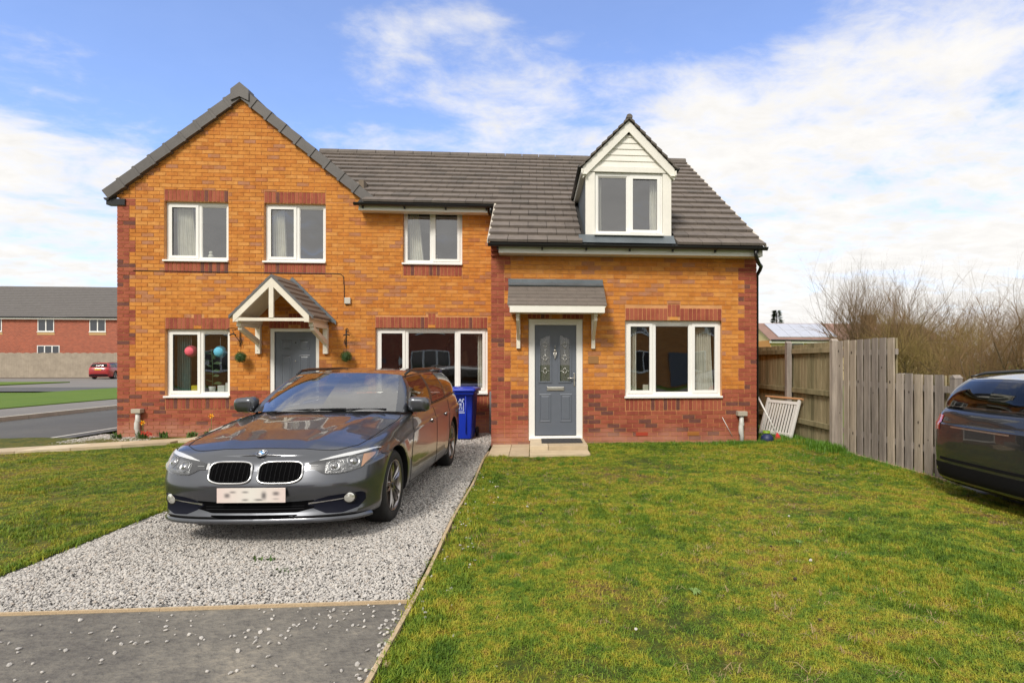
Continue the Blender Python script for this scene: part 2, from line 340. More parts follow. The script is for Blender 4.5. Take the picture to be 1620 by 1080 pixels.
# timber edgings of the gravel bed
e = empty('timber_edging', label='thin timber edging board between the gravel drive and the right lawn', cat='edging', group='timber edgings')
mb = MB(); ys = np.linspace(-.8, 9.15, 26)
for a, b in zip(ys[:-1], ys[1:]):
    d0, d1 = .012 * math.sin(a * 2.1), .012 * math.sin(b * 2.1)
    mb.add([(-.742 + d0, a, -.1), (-.718 + d0, a, -.1), (-.718 + d1, b, -.1), (-.742 + d1, b, -.1), (-.742 + d0, a, .035), (-.718 + d0, a, .035), (-.718 + d1, b, .035), (-.742 + d1, b, .035)],
           [(0, 3, 2, 1), (4, 5, 6, 7), (0, 1, 5, 4), (1, 2, 6, 5), (2, 3, 7, 6), (3, 0, 4, 7)], EDGET)
mb.build('board', e)
for k, y in enumerate((2.75, 5.0, 7.4)): MB().box(-.716, -.68, y, y + .05, -.2, .02, EDGET).build('peg', e)
e2 = empty('timber_edging', label='thin timber edging board where the gravel meets the tarmac', cat='edging', group='timber edgings')
MB().box(-3.7, -2.2, 3.526, 3.542, -.1, .004, EDGET).build('board', e2); MB().box(-2.195, -.745, 3.522, 3.538, -.1, .006, EDGET).build('board', e2)
# paving
pth = empty('garden_path'); pth['kind'] = 'structure'
fx = [(-.69, 9.43), (-.1, 9.43)]
for i, (a, b) in enumerate(((-.71, -.39), (-.385, -.08))): MB().bbox(a, b, 8.75, 9.9, -.05, .035, .006, FLAG[i]).build('paving_slab', pth)
MB().bbox(-.07, .86, 8.7, 9.08, -.03, .05, .006, FLAG[0]).build('paving_slab', pth)
MB().bbox(-.07, .22, 9.09, 9.93, -.03, .12, .006, FLAG[2]).build('paving_slab', pth)
MB().bbox(.226, .86, 9.09, 9.93, -.03, .12, .006, FLAG[1]).build('paving_slab', pth)
p2 = empty('side_path'); p2['kind'] = 'structure'
for k in range(9):
    a = Vector((-9.4 + .6 * k, 9.05 + .30 * k if k < 6 else 10.85, 0)); b = Vector((-9.4 + .6 * (k + 1), 9.05 + .30 * (k + 1) if k + 1 < 6 else 10.85, 0))
    if k >= 5: a.y = 9.05 + .3 * 5 + .33 * (k - 5) * .45 + .2; b.y = a.y + .12
    mb = MB(); g = .006
    mb.add([(a.x + g, a.y, -.05), (b.x - g, b.y, -.05), (b.x - g, b.y + .6, -.05), (a.x + g, a.y + .6, -.05), (a.x + g, a.y, .045), (b.x - g, b.y, .045), (b.x - g, b.y + .6, .045), (a.x + g, a.y + .6, .045)],
           [(0, 3, 2, 1), (4, 5, 6, 7), (0, 1, 5, 4), (1, 2, 6, 5), (2, 3, 7, 6), (3, 0, 4, 7)], FLAG[k % 3])
    mb.build('paving_slab', p2)
mtm = mat('rubber_doormat', (.05, .05, .052), .9, var=.2, vs_=40, bump=.6, bs=200)
dm = MB().bbox(.12, .80, 9.35, 9.86, .122, .135, .004, mtm)
for k in range(9): dm.box(.15 + .07 * k, .19 + .07 * k, 9.38, 9.83, .1352, .139, mtm)
tag(dm.build('doormat'), 'dark grey rubber doormat on the slab step below the right front door', 'doormat')

# ------------------------------------------------------------------ bricks
BRICKMESH = {}
def brick_list(x0, x1, z0, zt, holes, kindf, clip=None, flush0=False):
    """courses of stretchers with a 10 mm joint -> [(xa,xb,za,zb,kind)]"""
    out = []; k = 0; z = z0
    while z < zt - .02:
        zb = min(z + .065, zt); a0, a1 = x0, x1
        if clip: a0, a1 = clip(z, zb)
        iv = [(a0, a1)]
        for (hx0, hx1, hz0, hz1) in holes:
            if hz0 < zb - .004 and hz1 > z + .004:
                nv = []
                for (p, q) in iv:
                    if hx1 <= p or hx0 >= q: nv.append((p, q)); continue
                    if hx0 > p + .02: nv.append((p, hx0))
                    if hx1 < q - .02: nv.append((hx1, q))
                iv = nv
        for (hx0, hx1, hz0, hz1) in holes:                       # cut bricks above and below an opening
            for (sa_, sb_, ok) in ((hz1 + .005, zb, z <= hz1 < zb - .012 and hz0 < z), (z, hz0 - .006, z + .014 < hz0 <= zb + .0 and hz1 > zb)):
                if not ok: continue
                mid = ((hx0 + hx1) / 2, (sa_ + sb_) / 2)
                if any(h[0] < mid[0] + .0 < h[1] and h[2] - .004 < sb_ and h[3] + .004 > sa_ for h in holes if h != (hx0, hx1, hz0, hz1)):
                    continue
                nb = max(1, round((hx1 - hx0) / .225)); sw_ = (hx1 - hx0) / nb
                if sb_ - sa_ < .006: continue
                out += [(hx0 + sw_ * q + .005, hx0 + sw_ * (q + 1) - .005, sa_, sb_, kindf(hx0 + sw_ * (q + .5), (sa_ + sb_) / 2, k)) for q in range(nb)]
        off = .1125 * (k % 2)
        for (p, q) in iv:
            cuts = [p]; n = math.floor((p - x0 - off) / .225) + 1
            c = x0 + off + n * .225
            while c < q - .03:
                if c > p + .05: cuts.append(c)
                c += .225
            cuts.append(q)
            # quoin boundaries become joints
            qb = [b for b in kindf('edges', k) if p + .05 < b < q - .05] if kindf('edges', k) else []
            for b in qb:
                cuts = [c for c in cuts if abs(c - b) > .06 or c in (p, q)] + [b]
            cuts = sorted(cuts)
            for a, b in zip(cuts[:-1], cuts[1:]):
                xa = a + (.005 if a > p else (0 if abs(p - a0) < 1e-6 else .010)); xb = b - (.005 if b < q else (0 if abs(q - a1) < 1e-6 else .010))
                if xb - xa > .02: out.append((xa, xb, z, zb, kindf((xa + xb) / 2, (z + zb) / 2, k)))
        z += .075; k += 1
    return out
def lay_bricks(lst, Y, house, axis='x', nparts=300, name='brick'):
    """lst in wall coordinates; axis 'x' front wall at y=Y, axis 'y' return wall at x=Y facing -x"""
    def key(b):
        cx, cz = (b[0] + b[1]) / 2, (b[2] + b[3]) / 2
        full = (b[1] - b[0] > .19) or b[4] == 's'
        return (0 if full else 1, (cx * .9) ** 2 + (Y * 1.0) ** 2 + (cz - 1.4) ** 2 + (30 if 1 < 0 else 0))
    lst = sorted(lst, key=key) if axis == 'x' else lst
    rest = MB()
    for i, (xa, xb, za, zb, kd) in enumerate(lst):
        m = random.choices(BUFF, BW)[0] if kd == 'b' else random.choices(RED, RW)[0]
        dep = random.uniform(-.0015, .0015)
        if axis == 'x' and i < nparts:
            wq, hq = round(xb - xa, 3), round(zb - za, 3); kk = (wq, hq, m.name)
            if kk not in BRICKMESH: BRICKMESH[kk] = MB().box(0, wq, 0, .10, 0, hq, m, skip='k').mesh('brick')
            link(name, BRICKMESH[kk], house, (xa, Y + dep, za))
        elif axis == 'x': rest.box(xa, xb, Y + dep, Y + .10, za, zb, m, skip='k')
        else: rest.box(Y + dep, Y + .10, xa, xb, za, zb, m, skip='r')
    if rest.v: rest.build('brickwork', house, 'stuff')
def soldiers(x0, x1, z0, z1, key=True):
    n = round((x1 - x0) / .075); s = (x1 - x0) / n; out = []
    for i in range(n):
        up = 0
        if key and abs(i - (n - 1) / 2) < 1.01: up = .07
        a, b = x0 + s * i + .006, x0 + s * (i + 1) - .006
        if up: out.append((a, b, z0 + up, z1 + up, 's'))
        else: out.append((a, b, z0, z1, 's'))
    return out
def wall_slab(mb, x0, x1, y0, y1, z0, z1, holes, m):
    xs = sorted({x0, x1, *[h[0] for h in holes], *[h[1] for h in holes]}); zs = sorted({z0, z1, *[h[2] for h in holes], *[h[3] for h in holes]})
    xs = [v for v in xs if x0 <= v <= x1]; zs = [v for v in zs if z0 <= v <= z1]
    for a, b in zip(xs[:-1], xs[1:]):
        run = None
        for c, d in zip(zs[:-1], zs[1:]):
            inside = any(h[0] < (a + b) / 2 < h[1] and h[2] < (c + d) / 2 < h[3] for h in holes)
            if inside:
                if run: mb.box(a, b, y0, y1, run[0], run[1], m); run = None
            else: run = [run[0], d] if run else [c, d]
        if run: mb.box(a, b, y0, y1, run[0], run[1], m)

# ------------------------------------------------------------------ windows
def window(house, Y, x0, x1, z0, z1, panels, fw=.062, sill=True, rec=.075, label=None, name='window'):
    """panels: list of (width fraction, opener?)"""
    y0 = Y + rec; f = MB(); d = .06
    f.box(x0, x0 + fw, y0, y0 + d, z0, z1, UPVC); f.box(x1 - fw, x1, y0, y0 + d, z0, z1, UPVC)
    f.box(x0 + fw, x1 - fw, y0 + .001, y0 + d, z1 - fw, z1, UPVC); f.box(x0 + fw, x1 - fw, y0 + .001, y0 + d, z0, z0 + fw, UPVC)
    o = f.build(name, house)
    if label: o['label'] = label
    tot = sum(p[0] for p in panels); W = x1 - x0 - 2 * fw; x = x0 + fw
    for i, (wd, op) in enumerate(panels):
        xa, xb = x, x + W * wd / tot; x = xb
        if i: MB().box(xa - .032, xa + .032, y0 + .002, y0 + d, z0 + fw, z1 - fw, UPVC).build('mullion', o); xa += .032
        if i < len(panels) - 1: xb -= .032
        za, zb = z0 + fw, z1 - fw
        if op:
            s = MB(); sw = .052; q0, q1 = y0 - .014, y0 + .03; a, b, c, e_ = xa - .012, xb + .012, za - .012, zb + .012
            s.box(a, a + sw, q0, q1, c, e_, UPVC); s.box(b - sw, b, q0, q1, c, e_, UPVC); s.box(a + sw, b - sw, q0, q1, e_ - sw, e_, UPVC); s.box(a + sw, b - sw, q0, q1, c, c + sw, UPVC)
            s.box(a + sw, b - sw, q0 + .012, q1, e_ - sw - .012, e_ - sw, BLACKP); s.box(a + sw, a + sw + .004, q0 + .012, q1, c + sw, e_ - sw, BLACKP)
            s.build('sash', o); xa, xb, za, zb = a + sw + .003, b - sw - .003, c + sw + .003, e_ - sw - .015
            yy = y0 + .012
        else:
            s = MB(); bd = .012
            s.box(xa, xa + bd, y0 + .012, y0 + .04, za, zb, UPVC); s.box(xb - bd, xb, y0 + .012, y0 + .04, za, zb, UPVC); s.box(xa + bd, xb - bd, y0 + .012, y0 + .04, za, za + bd, UPVC); s.box(xa + bd, xb - bd, y0 + .012, y0 + .04, zb - bd, zb, UPVC)
            s.box(xa + bd, xb - bd, y0 + .006, y0 + .03, zb - bd - .022, zb - bd, mat('trickle_vent', srgb(150, 148, 142), .5))
            s.build('bead', o); xa, xb, za, zb = xa + bd, xb - bd, za + bd, zb - bd - .02; yy = y0 + .02
        # each sealed unit is very slightly bowed
        P = [[(xa + (xb - xa) * u / 6, yy + .0022 * (1 - (u / 3 - 1) ** 2) * (1 - (v / 3 - 1) ** 2), za + (zb - za) * v / 6) for u in range(7)] for v in range(7)]
        MB().grid(P, PANE).build('pane', o)
    if sill: MB().bbox(x0 - .02, x1 + .012, Y - .045, Y + rec + .02, z0 - .032, z0 + .004, .005, UPVC).build('sill', o)
    return o
def curtain(x0, x1, z0, z1, Y, label, taper=0, col=CURT, folds=9, bell=0):
    P = []; n = folds * 6
    for j in range(13):
        v = j / 12; row = []
        if bell: xe = x0 + (x1 - x0) * (1 - bell * (1 - abs(v - .25) / .75 if v > .25 else v / .25 * .0 + (1 - 0) * (v / .25)))
        for i in range(n + 1):
            u = i / n; wdt = (x1 - x0) * (1 - taper * v)
            x = x0 + wdt * u if taper >= 0 else x1 - (x1 - x0) * (1 + taper * v) * (1 - u)
            row.append((x, Y + .03 * math.sin(u * folds * 2 * math.pi + .7 * math.sin(3 * v)) + .008 * math.sin(u * 31 + v * 5), z0 + (z1 - z0) * v))
        P.append(row)
    o = MB().grid(P, col).build('curtain'); return tag(o, label, 'curtain', 'curtains behind the house windows')

# ------------------------------------------------------------------ LEFT HOUSE
XL0, XL1 = -8.08, -.745
LH = empty('semi_detached_house', (0, 0, 0), label='taller orange brick house on the left with front gable and timber gabled porch canopy', cat='house', group='pair of joined brick houses')
WL = {'ul1': (-7.205, -6.015, 3.45, 4.60), 'ul2': (-5.33, -4.155, 3.45, 4.60), 'mid': (-2.635, -1.465, 3.45, 4.555), 'liv': (-3.18, -.955, .83, 2.14), 'll': (-7.19, -5.99, .79, 2.10)}
DL = (-5.22, -4.285, .0, 2.12)
gs = .83; GAX = -5.75; GAZ = 6.70                                  # front gable apex of the brickwork
def kindL(a, b=None, k=None):
    if a == 'edges':
        return [-8.08 + (.225 if (b // 3) % 2 else .3375)]
    q = -8.08 + (.225 if (k // 3) % 2 else .3375)
    return 'r' if (b < .93 or a < q) and b < 4.62 else 'b'
holes = [w_ for w_ in WL.values()] + [DL]
sol = []
for n_, (a, b, c, d) in WL.items():
    k_ = n_ in ('liv', 'll')
    if n_ != 'mid': sol += soldiers(a, b, d + .005 if n_ in ('liv', 'll') else d + .01, d + .22, k_)
    sol += soldiers(a, b, c - .245, c - .035, False)
sol += soldiers(DL[0] - .02, DL[1] + .02, DL[3] + .01, DL[3] + .225, True)
bh = []
for n_, (a, b, c, d) in WL.items():
    bh.append((a - .0, b, c - .25, c))
    if n_ != 'mid': bh.append((a, b, d, d + .225))
    if n_ in ('liv', 'll'):
        m_ = (a + b) / 2; bh.append((m_ - .115, m_ + .115, d + .22, d + .295))
bh.append((DL[0] - .02, DL[1] + .02, DL[3], DL[3] + .23)); m_ = (DL[0] + DL[1]) / 2; bh.append((m_ - .115, m_ + .115, DL[3] + .22, DL[3] + .30))
# little buff cut brick beneath each raised keystone pair
key = [((a + b) / 2 - .07, (a + b) / 2 + .07, d + .01, d + .065, 'b') for n_, (a, b, c, d) in WL.items() if n_ in ('liv', 'll')] + [(m_ - .07, m_ + .07, DL[3] + .012, DL[3] + .07, 'b')]
def clipL(z, zb):
    if zb <= 4.63: return (XL0, XL1)
    x1 = GAX + (GAZ - zb) / gs; x0 = GAX - (GAZ - zb) / gs
    return (max(XL0, x0), min(x1, -3.15))
lst = brick_list(XL0, XL1, 0, 4.63, holes + bh, kindL) + brick_list(XL0, XL1, 4.65, GAZ - .04, [h for h in bh], kindL, clipL)
lay_bricks([b for b in lst + sol + key], YL, LH)
mb = MB(); big = [(a - .004, b + .004, c - .004, d + .004) for a, b, c, d in holes]
wall_slab(mb, XL0 + .008, XL1, YL + .008, YL + .10, -.1, 4.60, big, MORTAR)
wall_slab(mb, XL0 + .008, XL1, YL + .1, YL + .30, -.1, 4.60, big, INWALL)
mb.prism([(XL0 + .01, 4.6), (-3.2, 4.6), (GAX, GAZ)], 'y', YL + .008, YL + .3, MORTAR)
mb.build('front_wall', LH)
SIDEB = mat('side_brickwork', srgb(190, 112, 40), .85, var=.2, vs_=12, bump=.3)
mb = MB(); mb.box(XL0, XL0 + .25, YL + .3, 19.6, -.1, 4.8, SIDEB); mb.box(XL0 + .25, -.9, 19.35, 19.6, -.1, 4.6, SIDEB); mb.build('outer_wall', LH)
mb = MB(); mb.box(XL0 + .25, -.92, YL + .3, 19.35, 2.45, 2.75, INWALL); mb.box(XL0 + .25, -.92, YL + .31, 19.35, -.1, .02, INWALL); mb.box(XL0 + .25, -.92, YL + 3.4, YL + 3.5, .02, 2.45, INWALL)
mb.box(XL0 + .25, -.92, YL + 3.2, YL + 3.3, 2.75, 5.2, INWALL); mb.box(-3.6, -3.5, YL + .31, YL + 3.4, .02, 2.45, INWALL); mb.box(-5.5, -5.4, YL + .31, YL + 3.4, .02, 2.45, INWALL); mb.box(-3.6, -3.5, YL + .31, YL + 3.2, 2.75, 5.2, INWALL)
mb.box(XL0 + .25, -.92, YL + .31, YL + 3.2, 4.75, 4.85, INWALL)
mb.build('room_shell', LH)
window(LH, YL, *WL['ul1'], [(1.1, True), (1, False)]); window(LH, YL, *WL['ul2'], [(1.1, True), (1, False)])
window(LH, YL, *WL['mid'], [(1, False), (1.1, True)]); window(LH, YL, *WL['liv'], [(.52, True), (1, False), (.55, True)]); window(LH, YL, *WL['ll'], [(1.15, True), (1, False)])
# main roof, left part: individual interlocking tiles
TL = .425; GA = .352; TW = .333; ang = math.atan(SL); ca, sa = math.cos(ang), math.sin(ang)
TM = {}
def tile_mesh(wd, i):
    k = (round(wd, 2), i)
    if k not in TM:
        mb = MB(); w2 = round(wd, 2)
        mb.box(0, w2 - .004, 0, TL, 0, .044, TILES[i]); TM[k] = mb.mesh('roof_tile')
    return TM[k]
def tile_roof(house, x0, x1, n0, n1, skip=None, clip=None):
    tilt = math.atan(.046 / GA)
    for n in range(n0, n1):
        s = n * GA; y = EV + s * ca; z = EVZ + s * sa
        off = (n % 2) * TW / 2; x = x0 - off
        while x < x1 - .01:
            a, b = max(x, x0), min(x + TW, x1)
            if b - a < .04 or (skip and skip((a + b) / 2, y, z)): x += TW; continue
            for a, b in (clip(a, b, y, z) if clip else [(a, b)]):
                if b - a < .03: continue
                o = link('roof_tile', tile_mesh(b - a, random.choices(range(4), [.45, .3, .15, .1])[0]), house, (a, y - sa * .034 + random.uniform(-.003, .003), z + ca * .034 + random.uniform(-.0015, .0015)), (ang - tilt, 0, random.uniform(-.004, .004)))
            x += TW
NEAVE = 6; NTOP = 18                                              # course index of the left eave, top course
EVL = EV + NEAVE * GA * ca; EVLZ = EVZ + NEAVE * GA * sa
tile_roof(LH, -5.35, -.745, NEAVE, NTOP, skip=lambda x, y, z: (GAZ + .1 - gs * (x - GAX)) > z + .25 and y < 30 and x < -3.4 and ((GAZ + .2 - z) / gs + GAX) > x + .35)
def slab(house, x0, x1, ylow, name='roof_deck'):
    mb = MB(); D = mat('roof_underlay', (.03, .03, .03), .9); t = .02
    pts = [(ylow, roofz(ylow) - .0), (RIDGE_Y, roofz(RIDGE_Y)), (RIDGE_Y, roofz(RIDGE_Y) - .16), (ylow, roofz(ylow) - .04)]
    mb.prism(pts, 'x', x0, x1, D)
    yb = RIDGE_Y * 2 - EVL
    mb.prism([(RIDGE_Y, roofz(RIDGE_Y) + .03), (yb, EVLZ + .03), (yb, EVLZ - .05), (RIDGE_Y, roofz(RIDGE_Y) - .15)], 'x', x0, x1, TILES[0])
    return mb.build(name, house)
slab(LH, -3.45, -.75, EVL + .01); slab(LH, -7.9, -3.451, YL + .31)
def ridge(house, x0, x1):
    n = max(1, round((x1 - x0) / .45)); s = (x1 - x0) / n; rz = roofz(RIDGE_Y) + .0
    prof = [(.13 * math.cos(t), .115 * math.sin(t)) for t in np.linspace(-.25, math.pi + .25, 11)]
    poly = [(a, b) for a, b in prof] + [(a * .82, b * .8 - .0) for a, b in prof[::-1]]
    me = MB().prism(poly, 'x', 0, s - .012, TILES[3]).mesh('ridge_tile')
    for k in range(n): link('ridge_tile', me, house, (x0 + s * k, RIDGE_Y, rz + .0), (0, R(-.3), 0))
ridge(LH, -5.4, -.75)
# front gable roof (behind the verge) and its plastic verge caps
gz = lambda x: GAZ + .13 - gs * abs(x - GAX)
GL, GR = -8.2, -3.28
mb = MB()
for k in range(12):
    for sx in (-1, 1):
        L_ = 2.45; u0, u1 = k * L_ / 12, (k + 1) * L_ / 12
        xa, xb = GAX + sx * u0, GAX + sx * u1; za, zb = GAZ + .10 - gs * u0, GAZ + .10 - gs * u1 + .028
        for j in range(11):
            ya = YL + .02 + j * .33 + (k % 2) * .165; yb = ya + .326
            vs = [(xa, ya, za), (xb, ya, zb), (xb, yb, zb), (xa, yb, za), (xa, ya, za - .03), (xb, ya, zb - .03), (xb, yb, zb - .03), (xa, yb, za - .03)]
            fs = [(0, 1, 2, 3), (4, 7, 6, 5), (0, 4, 5, 1), (1, 5, 6, 2), (2, 6, 7, 3), (3, 7, 4, 0)]
            mb.add(vs, fs if sx < 0 else [f[::-1] for f in fs], TILES[(k + j * 3) % 4])
mb.build('gable_roof_tiles', LH, 'stuff')
mb = MB(); prof = [(.12 * math.cos(t), .10 * math.sin(t)) for t in np.linspace(-.3, math.pi + .3, 9)]
for k in range(7): mb.prism([(GAX + a, GAZ + .08 + b) for a, b in prof], 'y', YL - .02 + .45 * k, YL + .43 + .45 * k, TILES[3])
mb.build('gable_ridge', LH)
ga = math.atan(gs); capn = 9; slen = 2.52 / math.cos(ga); cl = slen / capn
mc = MB(); mc.box(0, cl + .03, 0, .16, -.185, 0, VERGE); mc.box(0, .05, -.014, .174, -.20, .014, VERGE)
mc = mc.mesh('verge_cap')
mcl = MB(); mcl.box(-cl - .03, 0, 0, .16, -.185, 0, VERGE); mcl.box(-.05, 0, -.014, .174, -.20, .014, VERGE); mcl = mcl.mesh('verge_cap')
for sx in (-1, 1):
    for k in range(capn):
        u = k * cl
        link('verge_cap', mc if sx > 0 else mcl, LH, (GAX + sx * u * math.cos(ga), YL - .075 - .002 * k, GAZ + .155 - u * math.sin(ga)), (0, sx * (ga + R(-2.2)), 0))
MB().prism([(GAX - .17, GAZ - .13), (GAX, GAZ - .05), (GAX + .17, GAZ - .13), (GAX + .17, GAZ + .09), (GAX, GAZ + .23), (GAX - .17, GAZ + .09)], 'y', YL - .105, YL + .12, VERGE).build('apex_cap', LH)
# eaves of the middle section
mb = MB(); mb.box(-3.44, -.93, EVL + .07, EVL + .09, EVLZ - .125, EVLZ - .02, FASCIA); mb.box(-3.44, -.93, EVL + .09, YL, EVLZ - .12, EVLZ - .105, FASCIA); mb.build('fascia', LH)
def gutter(house, x0, x1, y, z):
    mb = MB(); t = np.linspace(math.pi, 2 * math.pi, 9)
    o_ = [(y + .056 * math.cos(a), z - .004 + .050 * math.sin(a)) for a in t] + [(y + .049 * math.cos(a), z + .049 * math.sin(a)) for a in t[::-1]]
    mb.prism(o_, 'x', x0, x1, BLACKP)
    mb.prism([(y + .056 * math.cos(a), z + .056 * math.sin(a)) for a in t], 'x', x0 - .006, x0, BLACKP); mb.prism([(y + .056 * math.cos(a), z + .056 * math.sin(a)) for a in t], 'x', x1, x1 + .006, BLACKP)
    g = mb.build('gutter', house); n = int((x1 - x0) / .75)
    for k in range(n + 1):
        xx = x0 + .15 + k * (x1 - x0 - .3) / max(1, n)
        b = MB(); b.prism([(y + .064 * math.cos(a), z + .064 * math.sin(a)) for a in t], 'x', xx - .014, xx + .014, BLACKP); b.box(xx - .014, xx + .014, y + .04, y + .075, z - .09, z, BLACKP); b.build('gutter_bracket', g)
    return g
gutter(LH, -3.5, -.80, EVL - .01, EVLZ + .0)
MB().tube([(-.86, EVL, EVLZ - .03), (-.86, EVL, EVLZ - .12), (-.83, EVL + .03, EVLZ - .17), (-.80, YL - .09, EVLZ - .28), (-.80, YL - .07, EVLZ - .45)], .034, BLACKP).build('downpipe', LH)
mb = MB(); mb.box(GL - .06, GL + .28, YL - .03, YL + .10, 4.50, 4.62, BLACKP); mb.build('eaves_end_cap', LH)
for sx, x0 in ((-1, GL - .04),):
    t = np.linspace(math.pi, 2 * math.pi, 9)
    MB().prism([(x0 + .055 * math.cos(a), 4.63 + .055 * math.sin(a)) for a in t] , 'y', YL - .05, 19, BLACKP).build('gutter', LH)
# valley end leaves / mortar at foot of gable
mb = MB(); mb.prism([(-3.36, EVLZ + .0), (-3.0, EVLZ - .0), (-3.02, EVLZ + .02), (-3.3, EVLZ + .06)], 'y', EVL + .02, EVL + .12, BLACKP); mb.build('valley_tray', LH)

# gabled porch canopy over the left door
CA = empty('door_canopy', parent=LH); YC = YL - .9; ax, az = -4.78, 3.06; hw = .74; cg = (3.06 - 2.30) / hw
AX0, AX1 = ax - hw, ax + hw
mb = MB(); cga = math.atan(cg); n = 7
for sx in (-1, 1):
    for k in range(n):
        u0, u1 = k * hw / n, (k + 1) * hw / n; xa, xb = ax + sx * u0, ax + sx * (u1 + .012); za, zb = az - cg * u0, az - cg * u1 + .012
        vs = [(xa, YC - .03, za), (xb, YC - .03, zb), (xb, YL, zb), (xa, YL, za), (xa, YC - .03, za - .035), (xb, YC - .03, zb - .035), (xb, YL, zb - .035), (xa, YL, za - .035)]
        fs = [(0, 1, 2, 3), (4, 7, 6, 5), (0, 4, 5, 1), (1, 5, 6, 2), (2, 6, 7, 3), (3, 7, 4, 0)]
        MB().add(vs, fs if sx < 0 else [f[::-1] for f in fs], TILES[k % 4]).build('roof_tile', CA)
def rake(mb, x0, z0, x1, z1, th, ya, yb, m):      # plank following a slope, lower edge given
    mb.add([(x0, ya, z0), (x1, ya, z1), (x1, ya, z1 + th), (x0, ya, z0 + th), (x0, yb, z0), (x1, yb, z1), (x1, yb, z1 + th), (x0, yb, z0 + th)],
           [(0, 1, 2, 3), (5, 4, 7, 6), (4, 0, 3, 7), (1, 5, 6, 2), (3, 2, 6, 7), (4, 5, 1, 0)], m)
for sx in (-1, 1):
    mb = MB(); rake(mb, ax, az - .055, ax + sx * hw, az - .055 - cg * hw, .05, YC - .055, YC - .02, mat('verge_strip', srgb(98, 98, 100), .6)); mb.build('verge_strip', CA)
    mb = MB(); rake(mb, ax, az - .20, ax + sx * (hw - .075), az - .20 - cg * (hw - .075), .145, YC - .045, YC - .002, CREAM); mb.build('barge_board', CA)
    mb = MB(); rake(mb, ax, az - .05, ax + sx * hw, az - .05 - cg * hw, .012, YC, YL - .005, CREAM); mb.build('soffit_board', CA)
    mb = MB(); x = ax + sx * (hw - .07); z = 2.19
    mb.box(min(x, x - sx * .09), max(x, x - sx * .09), YC - .04, YL - .002, z, z + .11, CREAM); mb.build('wall_plate', CA)
    mb = MB(); x = ax + sx * .645
    mb.box(x - .045, x + .045, YL - .07, YL - .002, 1.62, z, CREAM); mb.box(x - .04, x + .04, YC + .12, YL - .07, z - .075, z - .002, CREAM)
    mb.add([(x - .035, YL - .07, 1.80), (x + .035, YL - .07, 1.80), (x + .035, YL - .07, 1.90), (x - .035, YL - .07, 1.90), (x - .035, YC + .16, z - .14), (x + .035, YC + .16, z - .14), (x + .035, YC + .16, z - .06), (x - .035, YC + .16, z - .06)],
           [(0, 1, 5, 4), (3, 7, 6, 2), (0, 4, 7, 3), (1, 2, 6, 5), (4, 5, 6, 7)], CREAM)
    for zz in (1.68, 1.78): mb.lathe([(-.004, 0), (-.004, .008), (0, .008)], CHROME, 8, 'y', (x, YL - .07, zz))
    mb.build('gallows_bracket', CA)
    mb = MB(); rake(mb, ax, az + .0, ax + sx * (hw + .10), az - cg * (hw + .10), .075, YL - .035, YL - .001, LEAD); rake(mb, ax, az + .0, ax + sx * (hw + .07), az - cg * (hw + .07), .01, YL - .13, YL - .03, LEAD); mb.build('lead_flashing', CA)
mb = MB(); mb.box(AX0 + .14, AX1 - .14, YC - .035, YC - .004, 2.205, 2.262, CREAM); mb.build('tie_beam', CA)
MB().box(ax - .04, ax + .04, YC - .046, YC - .006, 2.262, az - .17, CREAM).build('king_post', CA)
